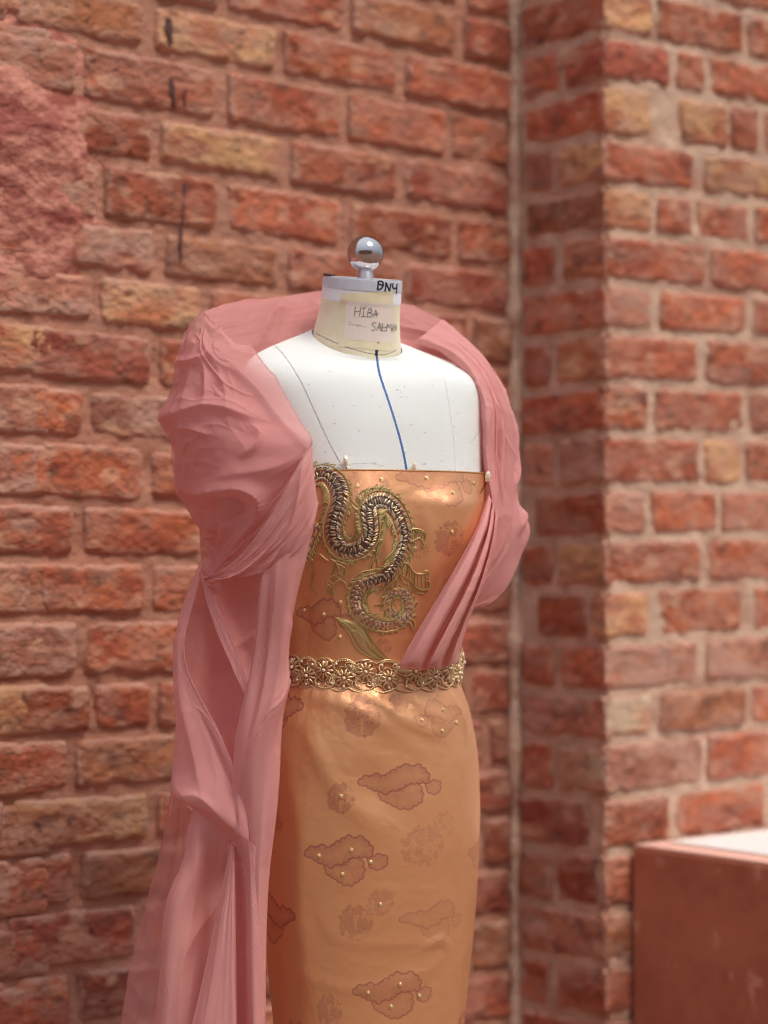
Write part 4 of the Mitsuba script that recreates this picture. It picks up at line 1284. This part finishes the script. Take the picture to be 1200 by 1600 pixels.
# collar behind the neck, folded over at its upper edge
_, V, h_ = sheet(S + 'collar', [
    [(318, 488, 2.80), (350, 478, 2.86), (420, 467, 2.93), (490, 458, 2.975), (560, 458, 2.995), (625, 473, 3.0), (690, 500, 3.0), (745, 545, 2.98), (780, 592, 2.95)],
    [(340, 512, 2.795), (375, 505, 2.85), (430, 492, 2.90), (490, 484, 2.945), (560, 490, 2.965), (625, 508, 2.97), (690, 530, 2.975), (735, 565, 2.965), (768, 606, 2.945)],
    [(366, 548, 2.80), (400, 552, 2.85), (445, 546, 2.875), (490, 534, 2.90), (560, 530, 2.93), (625, 550, 2.945), (690, 566, 2.955), (730, 588, 2.95), (755, 620, 2.935)]],
    130, 40, folds=[(0.1, 0.9, 0.34, 0.14, 0.010, 0.06), (0.15, 0.85, 0.40, 0.46, 0.006, 0.03), (0.1, 0.8, 0.62, 0.80, 0.008, 0.08), (0.5, 0.7, 0.6, 0.95, 0.008, 0.06)], seed=1, hems=['a0'], label='pink organza collar of the stole behind the neck')
hems += h_
_, V, _ = sheet(S + 'back_drape', [
    [(318, 488, 2.803), (350, 478, 2.865), (420, 467, 2.935), (490, 458, 2.98), (560, 458, 3.0), (625, 473, 3.005), (690, 500, 3.005), (745, 545, 2.985), (780, 592, 2.955)],
    [(318, 560, 2.85), (350, 560, 2.92), (420, 560, 2.99), (490, 560, 3.03), (560, 560, 3.04), (625, 570, 3.045), (690, 590, 3.04), (745, 630, 3.02), (785, 660, 2.98)],
    [(310, 760, 2.86), (350, 790, 2.94), (420, 830, 3.0), (490, 850, 3.03), (560, 850, 3.04), (625, 845, 3.045), (690, 830, 3.04), (745, 800, 3.02), (790, 770, 2.98)],
    [(318, 960, 2.88), (345, 1000, 2.93), (400, 1030, 2.98), (470, 1040, 3.0), (540, 1040, 3.01), (590, 1040, 3.01), (640, 1030, 3.01), (680, 1000, 3.0), (715, 950, 2.96)],  # lower fall added below the back drape to darken the loop in front
    [(290, 1235, 2.88), (322, 1280, 2.92), (370, 1320, 2.96), (420, 1340, 2.98), (470, 1340, 2.985), (520, 1340, 2.985), (560, 1330, 2.985), (600, 1310, 2.98), (640, 1280, 2.96)]],
    110, 90, folds=[(0.1, 0.9, 0.3, 0.3, 0.01, 0.06), (0.1, 0.9, 0.6, 0.55, 0.012, 0.06)], seed=2)

# the puff over the near shoulder
PUFF = [
    [(315, 487, 2.800), (330, 502, 2.785), (348, 522, 2.78), (366, 541, 2.78)],
    [(296, 514, 2.800), (325, 535, 2.755), (350, 545, 2.745), (386, 535, 2.755)],
    [(281, 548, 2.800), (318, 566, 2.735), (362, 570, 2.72), (412, 566, 2.735)],
    [(275, 600, 2.805), (318, 606, 2.715), (385, 608, 2.695), (438, 604, 2.715)],
    [(250, 655, 2.815), (312, 648, 2.700), (400, 650, 2.67), (466, 650, 2.69)],
    [(268, 697, 2.810), (322, 700, 2.690), (410, 704, 2.655), (487, 692, 2.665)],
    [(274, 755, 2.810), (328, 762, 2.695), (400, 770, 2.665), (472, 716, 2.665)],
    [(298, 810, 2.805), (340, 818, 2.715), (385, 822, 2.69), (432, 788, 2.675)],
    [(322, 845, 2.795), (345, 852, 2.74), (368, 858, 2.715), (392, 848, 2.695)],
    [(328, 880, 2.780), (338, 880, 2.76), (346, 882, 2.745), (354, 884, 2.735)],
    [(322, 902, 2.770), (324, 903, 2.765), (326, 904, 2.76), (329, 905, 2.755)]]
_, Vp, h_ = sheet(S + 'shoulder_puff', PUFF, 90, 150, folds=[
    (0.06, 0.22, 0.35, 0.75, 0.006, 0.03)], ridges=[
    ([(252, 655), (281, 647), (331, 637), (375, 648), (400, 655)], 0.012, 9, 16), ([(272, 669), (300, 671), (325, 679)], 0.007, 5, 9), ([(345, 556), (372, 585), (401, 615), (430, 650), (474, 697)], 0.008, 7, 14),
    ([(300, 570), (296, 600), (290, 640)], 0.006, 7, 9), ([(318, 565), (322, 600), (322, 635)], 0.005, 6, 6), ([(280, 565), (310, 563), (335, 556), (352, 546)], 0.008, 8, 8), ([(340, 575), (352, 610), (356, 636)], 0.004, 8, 5),
    ([(297, 770), (337, 768), (378, 763), (401, 776), (400, 798), (382, 830), (356, 872)], 0.016, 10, 14), ([(330, 800), (345, 800), (380, 790)], -0.014, 16, 16), ([(335, 775), (338, 820), (336, 870)], -0.008, 8, 5),
    ([(320, 808), (330, 826), (345, 832)], 0.006, 5, 5), ([(318, 838), (330, 838), (344, 842)], 0.006, 4, 4), ([(380, 712), (404, 690), (405, 674), (392, 664)], 0.007, 6, 9), ([(330, 748), (380, 738), (430, 728), (468, 712)], 0.008, 16, 12),
    ([(320, 500), (335, 520), (360, 538)], 0.004, 5, 5)], wrinkle=0.0040, wfreq=(4, 12), seed=3, hems=['a0', 'b0', 'b1'], label='sheer pink puff of the stole over the near shoulder')
hems += h_
# a second layer just under it, ending in a fold from the shoulder to the pinch at the neckline
cutk = (0.26, 0.48, 0.69, 0.83, 0.95, 0.99, 0.99, 0.99, 0.99, 0.99)
inner = []
for q, k in zip(PUFF[1:], cutk):
    c = spline(np.array(q, float), 60)[: max(6, int(60 * k))]
    inner.append([(c[i][0] + 1, c[i][1], c[i][2] + 0.006) for i in np.linspace(0, len(c) - 1, 6).astype(int)])
_, V, h_ = sheet(S + 'puff_fold', inner, 60, 100, ridges=[([(330, 600), (360, 640), (400, 690)], 0.006, 16, 16)], wrinkle=0.005, wfreq=(5, 9), seed=21, hems=['b1'], clear=0.002)
hems += h_
# layer behind the puff, seen through it
_, V, h_ = sheet(S + 'puff_lining', [[(q[0][0] + 3, q[0][1], q[0][2] + 0.01), (q[0][0] + 0.5 * k * (q[-1][0] - q[0][0]), q[1][1] + 14, 2.835), (q[0][0] + k * (q[-1][0] - q[0][0]), q[-1][1] + 8, q[-1][2] + 0.02)]
                                  for q, k in zip(PUFF[1:-2], (0.35, 0.45, 0.5, 0.62, 0.75, 0.97, 0.97, 0.97, 0.97))], 60, 100,
                 folds=[(0.2, 0.9, 0.3, 0.6, 0.02, 0.08), (0.1, 0.8, 0.7, 0.4, 0.016, 0.06)], wrinkle=0.006, seed=4, clear=0.003)

# flap swept from the panel to the pinch, with its curved hem
_, V, h_ = sheet(S + 'front_flap', [
    [(487, 691, 2.66), (472, 717, 2.655), (432, 788, 2.66), (392, 848, 2.68), (355, 884, 2.71), (318, 905, 2.745)],
    [(490, 725, 2.66), (480, 770, 2.652), (446, 830, 2.658), (410, 868, 2.675), (366, 894, 2.705), (319, 906, 2.745)],
    [(496, 785, 2.662), (484, 830, 2.655), (455, 868, 2.662), (420, 889, 2.675), (370, 903, 2.705), (320, 907, 2.745)]],
    90, 50, folds=[(0.1, 0.9, 0.12, 0.5, 0.006, 0.05), (0.4, 0.8, 0.4, 0.9, 0.006, 0.06)], wrinkle=0.002, seed=5, mat='m_organza_double', hems=['a0', 'a1'], label='light pink flap of the stole pinched at its left end')
hems += h_
# long panel down the near side of the skirt
_, V, h_ = sheet(S + 'hanging_panel', [
    [(498, 783, 2.665), (479, 868, 2.672), (450, 988, 2.69), (444, 1044, 2.695), (441, 1100, 2.70), (432, 1250, 2.705), (419, 1390, 2.71), (414, 1600, 2.715), (411, 1760, 2.72), (410, 2150, 2.73)],
    [(480, 800, 2.660), (455, 890, 2.664), (442, 988, 2.675), (424, 1100, 2.685), (404, 1220, 2.69), (398, 1390, 2.70), (396, 1600, 2.71), (394, 1760, 2.715), (394, 2150, 2.725)],
    [(464, 820, 2.660), (434, 895, 2.668), (424, 988, 2.685), (402, 1090, 2.69), (384, 1190, 2.695), (374, 1390, 2.73), (372, 1600, 2.74), (370, 1760, 2.74), (370, 2150, 2.74)],
    [(440, 850, 2.670), (412, 898, 2.68), (402, 1005, 2.70), (386, 1078, 2.71), (366, 1175, 2.715), (354, 1390, 2.75), (350, 1600, 2.75), (348, 1760, 2.75), (348, 2150, 2.75)]],
    200, 60, crease=0.0005, folds=[(0.15, 0.2, 0.2, 0.6, 0.004, 0.07)], wrinkle=0.0008, wfreq=(4, 3), seed=6, mat='m_organza_double', hems=['a0', 'a3'] if 0 else ['a0', 'a1'],
    ridges=[([(455, 975), (446, 1050), (428, 1095), (400, 1160), (377, 1222)], 0.011, 8, 16), ([(412, 905), (404, 1000), (392, 1080), (372, 1160)], 0.006, 5, 9), ([(432, 885), (427, 980), (412, 1080), (390, 1170)], 0.006, 6, 8), ([(430, 1180), (424, 1260), (414, 1340)], 0.006, 10, 8), ([(421, 900), (416, 1000), (402, 1085), (382, 1165)], -0.006, 5, 5)],
    label='long pink panel of the stole hanging beside the skirt')
hems += h_
# outer loop on the left, folded inwards
_, V, h_ = sheet(S + 'side_loop', [
    [(312, 884, 2.80), (292, 930, 2.80), (276, 985, 2.80), (272, 1060, 2.795), (275, 1130, 2.79), (270, 1200, 2.785), (267, 1234, 2.778), (268, 1243, 2.785), (271, 1246, 2.80)],
    [(314, 886, 2.79), (296, 940, 2.775), (280, 990, 2.765), (279, 1045, 2.76), (288, 1110, 2.75), (297, 1175, 2.745), (298, 1225, 2.735), (297, 1252, 2.728), (295, 1260, 2.75)],
    [(315, 887, 2.787), (300, 940, 2.772), (286, 988, 2.76), (287, 1040, 2.752), (301, 1100, 2.742), (322, 1160, 2.733), (336, 1215, 2.722), (337, 1262, 2.712), (330, 1285, 2.735)],
    [(316, 888, 2.785), (303, 940, 2.77), (291, 985, 2.755), (293, 1036, 2.745), (312, 1088, 2.735), (340, 1140, 2.725), (364, 1196, 2.715), (380, 1242, 2.708), (388, 1300, 2.698), (388, 1326, 2.702), (382, 1334, 2.725)]],
    170, 60, crease=0.0008, folds=[(0.75, 0.85, 0.6, 0.95, -0.006, 0.06)], ridges=[([(282, 1000), (284, 1080), (300, 1160), (312, 1230)], 0.007, 8, 16), ([(285, 1244), (306, 1244), (332, 1260), (362, 1292), (386, 1314)], 0.005, 9, 7)], wrinkle=0.0010, wfreq=(4, 4), seed=7, mat='m_organza_double', hems=['a0', 'a2'] if 0 else ['a0', 'a1'], label='outer loop of the stole hanging at the left')
hems += h_
_, V, _ = sheet(S + 'loop_lining', [
    [(316, 884, 2.805), (298, 930, 2.81), (280, 985, 2.815), (277, 1060, 2.81), (280, 1130, 2.80), (276, 1200, 2.795), (274, 1243, 2.79)],
    [(345, 890, 2.80), (345, 950, 2.815), (340, 1010, 2.82), (335, 1070, 2.82), (332, 1130, 2.81), (330, 1200, 2.80), (330, 1290, 2.79)],
    [(430, 885, 2.76), (425, 950, 2.76), (420, 1010, 2.76), (410, 1070, 2.755), (400, 1130, 2.75), (392, 1200, 2.745), (386, 1320, 2.74)]],
    110, 70, folds=[(0.15, 0.85, 0.05, 0.45, 0.016, 0.035), (0.55, 0.9, 0.25, 0.5, 0.010, 0.03), (0.5, 0.8, 0.35, 0.25, 0.008, 0.025)], crease=0.0012, wrinkle=0.0020, wfreq=(4, 4), seed=8, mat='m_organza_double')
_, V, h_ = sheet(S + 'cross_band', [
    [(316, 872, 2.775), (330, 918, 2.76), (352, 975, 2.755), (374, 1030, 2.745), (392, 1078, 2.725)],
    [(313, 885, 2.77), (320, 930, 2.76), (338, 985, 2.755), (362, 1040, 2.745), (388, 1092, 2.728)]], 60, 14, crease=0.001, wrinkle=0.001, seed=9, mat='m_organza_double')
hems += h_
_, V, h_ = sheet(S + 'pinch', [
    [(311, 882, 2.79), (322, 872, 2.775), (333, 880, 2.77), (346, 886, 2.75)],
    [(314, 896, 2.785), (322, 890, 2.76), (330, 892, 2.755), (340, 896, 2.745)],
    [(318, 908, 2.775), (325, 908, 2.75), (332, 907, 2.745), (345, 905, 2.73)],
    [(322, 918, 2.79), (330, 925, 2.775), (338, 928, 2.77), (346, 930, 2.765)]], 30, 30, crease=0.001, wrinkle=0.004, seed=10)
# the loop rolls under itself there and the tail comes out below it
# the tail below the twist
TAIL_LEFT = [
    [(303, 1258, 2.745), (292, 1299, 2.75), (286, 1344, 2.75), (265, 1392, 2.752), (253, 1449, 2.755), (250, 1500, 2.757), (241, 1600, 2.76), (228, 1760, 2.765), (205, 2150, 2.77)],
    [(318, 1266, 2.735), (311, 1310, 2.735), (304, 1350, 2.735), (286, 1400, 2.733), (274, 1455, 2.735), (268, 1510, 2.737), (262, 1600, 2.74), (250, 1760, 2.745), (235, 2150, 2.75)],
    [(338, 1285, 2.73), (334, 1325, 2.745), (326, 1360, 2.755), (318, 1405, 2.760), (304, 1460, 2.752), (296, 1520, 2.745), (288, 1600, 2.74), (280, 1760, 2.745), (265, 2150, 2.75)],
    [(360, 1312, 2.73), (358, 1345, 2.76), (352, 1385, 2.782), (344, 1430, 2.785), (336, 1480, 2.78), (328, 1540, 2.77), (320, 1600, 2.76), (312, 1760, 2.76), (300, 2150, 2.76)]]
_, V, h_ = sheet(S + 'tail_left', TAIL_LEFT, 150, 90, crease=0.0006, ridges=[([(350, 1385), (330, 1420), (306, 1452), (288, 1490)], 0.007, 14, 22), ([(308, 1300), (300, 1400), (284, 1500), (276, 1600)], 0.005, 6, 10)],
                 wrinkle=0.0016, wfreq=(3, 4), seed=11, mat='m_organza_double', hems=['a0', 'a1'], label='left pleat of the stole tail at the lower left')
hems += h_
TAIL_MID = [
    [(361, 1322, 2.722), (349, 1380, 2.724), (336, 1440, 2.722), (322, 1505, 2.718), (300, 1600, 2.712), (268, 1760, 2.71), (230, 2150, 2.72)],
    [(363, 1322, 2.718), (357, 1380, 2.712), (348, 1440, 2.706), (340, 1505, 2.702), (326, 1600, 2.698), (305, 1760, 2.70), (280, 2150, 2.71)],
    [(365, 1322, 2.716), (364, 1380, 2.708), (363, 1440, 2.702), (364, 1505, 2.698), (365, 1600, 2.695), (366, 1760, 2.695), (364, 2150, 2.70)],
    [(366, 1322, 2.716), (367, 1380, 2.712), (368, 1440, 2.712), (369, 1505, 2.712), (370, 1600, 2.712), (371, 1760, 2.712), (369, 2150, 2.715)]]
_, V, h_ = sheet(S + 'tail_middle', TAIL_MID, 140, 60, crease=0.0006, wrinkle=0.0018, wfreq=(4, 6), seed=17, mat='m_organza_double', hems=['a0', 'a1'], label='middle pleat of the stole tail, narrow at its top')
hems += h_
TAIL_RIGHT = [
    [(364, 1316, 2.722), (364, 1370, 2.745), (364, 1430, 2.75), (364, 1500, 2.75), (364, 1600, 2.75), (364, 1760, 2.75), (362, 2150, 2.75)],
    [(374, 1309, 2.700), (378, 1370, 2.728), (379, 1430, 2.732), (380, 1500, 2.732), (382, 1600, 2.73), (384, 1760, 2.73), (384, 2150, 2.735)],
    [(390, 1314, 2.692), (394, 1370, 2.698), (395, 1430, 2.698), (396, 1500, 2.698), (398, 1600, 2.70), (400, 1760, 2.70), (400, 2150, 2.71)],
    [(405, 1331, 2.698), (411, 1370, 2.708), (412, 1430, 2.71), (414, 1500, 2.713), (414, 1600, 2.718), (414, 1760, 2.725), (414, 2150, 2.735)]]
_, V, h_ = sheet(S + 'tail_right', TAIL_RIGHT, 140, 50, crease=0.0004, ridges=[([(392, 1345), (396, 1430), (398, 1600)], 0.003, 9, 5)], wrinkle=0.0015, wfreq=(4, 5), seed=18, mat='m_organza_double', hems=['a0', 'a1'], label='rounded right pleat of the stole tail beside the skirt')
hems += h_
_, V, h_ = sheet(S + 'back_tail', [
    [(268, 1235, 2.80), (243, 1360, 2.86), (212, 1475, 2.90), (190, 1600, 2.93), (162, 1760, 2.95), (110, 2150, 2.97)],
    [(285, 1240, 2.80), (270, 1360, 2.85), (250, 1475, 2.885), (232, 1600, 2.91), (210, 1760, 2.93), (170, 2150, 2.96)],
    [(320, 1260, 2.80), (312, 1360, 2.83), (300, 1475, 2.86), (290, 1600, 2.88), (280, 1760, 2.90), (260, 2150, 2.94)],
    [(370, 1320, 2.80), (372, 1400, 2.81), (374, 1475, 2.82), (376, 1600, 2.83), (378, 1760, 2.84), (380, 2150, 2.88)]], 120, 60, folds=[(0.3, 0.35, 0.1, 1.0, 0.01, 0.06), (0.65, 0.6, 0.1, 1.0, -0.012, 0.06)], wrinkle=0.003, seed=12, hems=['a0'],
    label='sheer far end of the stole behind the pleated tail')
hems += h_

# the far shoulder: rolled inner edge, outer drape with its puff
FAR = [
    [(640, 536, 2.945), (692, 552, 2.92), (729, 588, 2.895), (748, 630, 2.875), (749, 690, 2.865), (752, 735, 2.86), (763, 768, 2.845), (766, 790, 2.835)],
    [(655, 528, 2.93), (705, 548, 2.905), (742, 588, 2.875), (760, 635, 2.85), (761, 690, 2.835), (763, 735, 2.83), (768, 770, 2.825), (770, 800, 2.82)],
    [(665, 520, 2.945), (718, 548, 2.92), (752, 590, 2.895), (771, 640, 2.875), (773, 690, 2.87), (772, 740, 2.86), (774, 775, 2.85), (773, 820, 2.84)],
    [(675, 512, 2.96), (728, 545, 2.935), (764, 595, 2.90), (784, 645, 2.875), (788, 695, 2.865), (784, 750, 2.86), (780, 800, 2.855), (764, 870, 2.85)],
    [(685, 505, 2.98), (738, 548, 2.955), (774, 596, 2.92), (797, 648, 2.895), (803, 695, 2.89), (799, 760, 2.885), (800, 810, 2.88), (776, 880, 2.87), (738, 930, 2.86)],
    [(690, 501, 2.995), (746, 546, 2.978), (780, 592, 2.95), (803, 645, 2.925), (813, 692, 2.92), (808, 760, 2.92), (816, 803, 2.92), (827, 829, 2.92), (812, 870, 2.915), (790, 916, 2.905), (756, 945, 2.89), (722, 957, 2.875)]]
_, V, h_ = sheet(S + 'far_drape', FAR, 150, 110, crease=0.0020, folds=[(0.30, 0.34, 0.1, 0.8, 0.006, 0.03), (0.62, 0.66, 0.2, 0.9, 0.008, 0.035), (0.78, 0.92, 0.62, 0.52, 0.010, 0.03), (0.85, 0.95, 0.72, 0.64, 0.008, 0.025), (0.50, 0.58, 0.15, 0.7, -0.008, 0.03)],
                 wrinkle=0.0035, wfreq=(7, 6), seed=13, mat='m_organza_double', hems=['a0', 'a1'], label='pink drape of the stole over the far shoulder')
hems += h_
_, V, _ = sheet(S + 'far_lining', [[(q[0] - 2, q[1], q[2] + 0.012) for q in FAR[5]], [(730, 560, 2.985), (760, 640, 2.97), (770, 720, 2.965), (765, 800, 2.955), (745, 870, 2.935), (722, 940, 2.90)], [(700, 600, 2.985), (735, 660, 2.975), (745, 730, 2.965), (740, 800, 2.95), (725, 860, 2.93), (715, 930, 2.90)]],
                110, 50, wrinkle=0.005, seed=14)
# pleats crossing the bodice to the belt
PLEAT = [
    [(764, 768, 2.84), (748, 818, 2.80), (716, 880, 2.76), (670, 958, 2.74), (628, 1034, 2.73), (626, 1044, 2.735)],
    [(766, 774, 2.83), (753, 820, 2.775), (724, 882, 2.735), (682, 958, 2.712), (640, 1035, 2.706), (638, 1046, 2.73)],
    [(768, 778, 2.83), (758, 824, 2.772), (733, 886, 2.735), (696, 959, 2.716), (654, 1037, 2.712), (650, 1047, 2.73)],
    [(769, 781, 2.84), (761, 828, 2.815), (738, 891, 2.785), (704, 961, 2.765), (664, 1037, 2.752), (660, 1047, 2.752)],
    [(770, 784, 2.835), (763, 831, 2.785), (742, 895, 2.745), (709, 964, 2.724), (672, 1036, 2.718), (668, 1046, 2.735)],
    [(772, 788, 2.835), (766, 836, 2.783), (747, 902, 2.748), (718, 966, 2.732), (686, 1034, 2.726), (682, 1045, 2.74)],
    [(773, 791, 2.845), (767, 839, 2.82), (749, 907, 2.795), (723, 967, 2.785), (694, 1033, 2.775), (690, 1044, 2.77)],
    [(775, 795, 2.84), (770, 842, 2.79), (751, 912, 2.758), (728, 968, 2.745), (706, 1028, 2.742), (702, 1040, 2.755)],
    [(777, 800, 2.85), (772, 848, 2.82), (753, 918, 2.80), (733, 968, 2.79), (719, 1018, 2.79), (716, 1034, 2.79)]]
_, V, h_ = sheet(S + 'waist_pleats', PLEAT, 110, 130, crease=0.0007, wrinkle=0.0010, wfreq=(4, 8), seed=15, mat='m_organza_double', hems=['a0', 'a1'], clear=0.004, label='pink pleats of the stole crossing the bodice into the belt')
hems += h_
add(S + 'hem', concat(hems), 'm_organza_hem', kind='stuff')
labels['stole'] = {'label': 'sheer dusty pink organza stole draped over both shoulders and tucked into the belt', 'category': 'stole'}
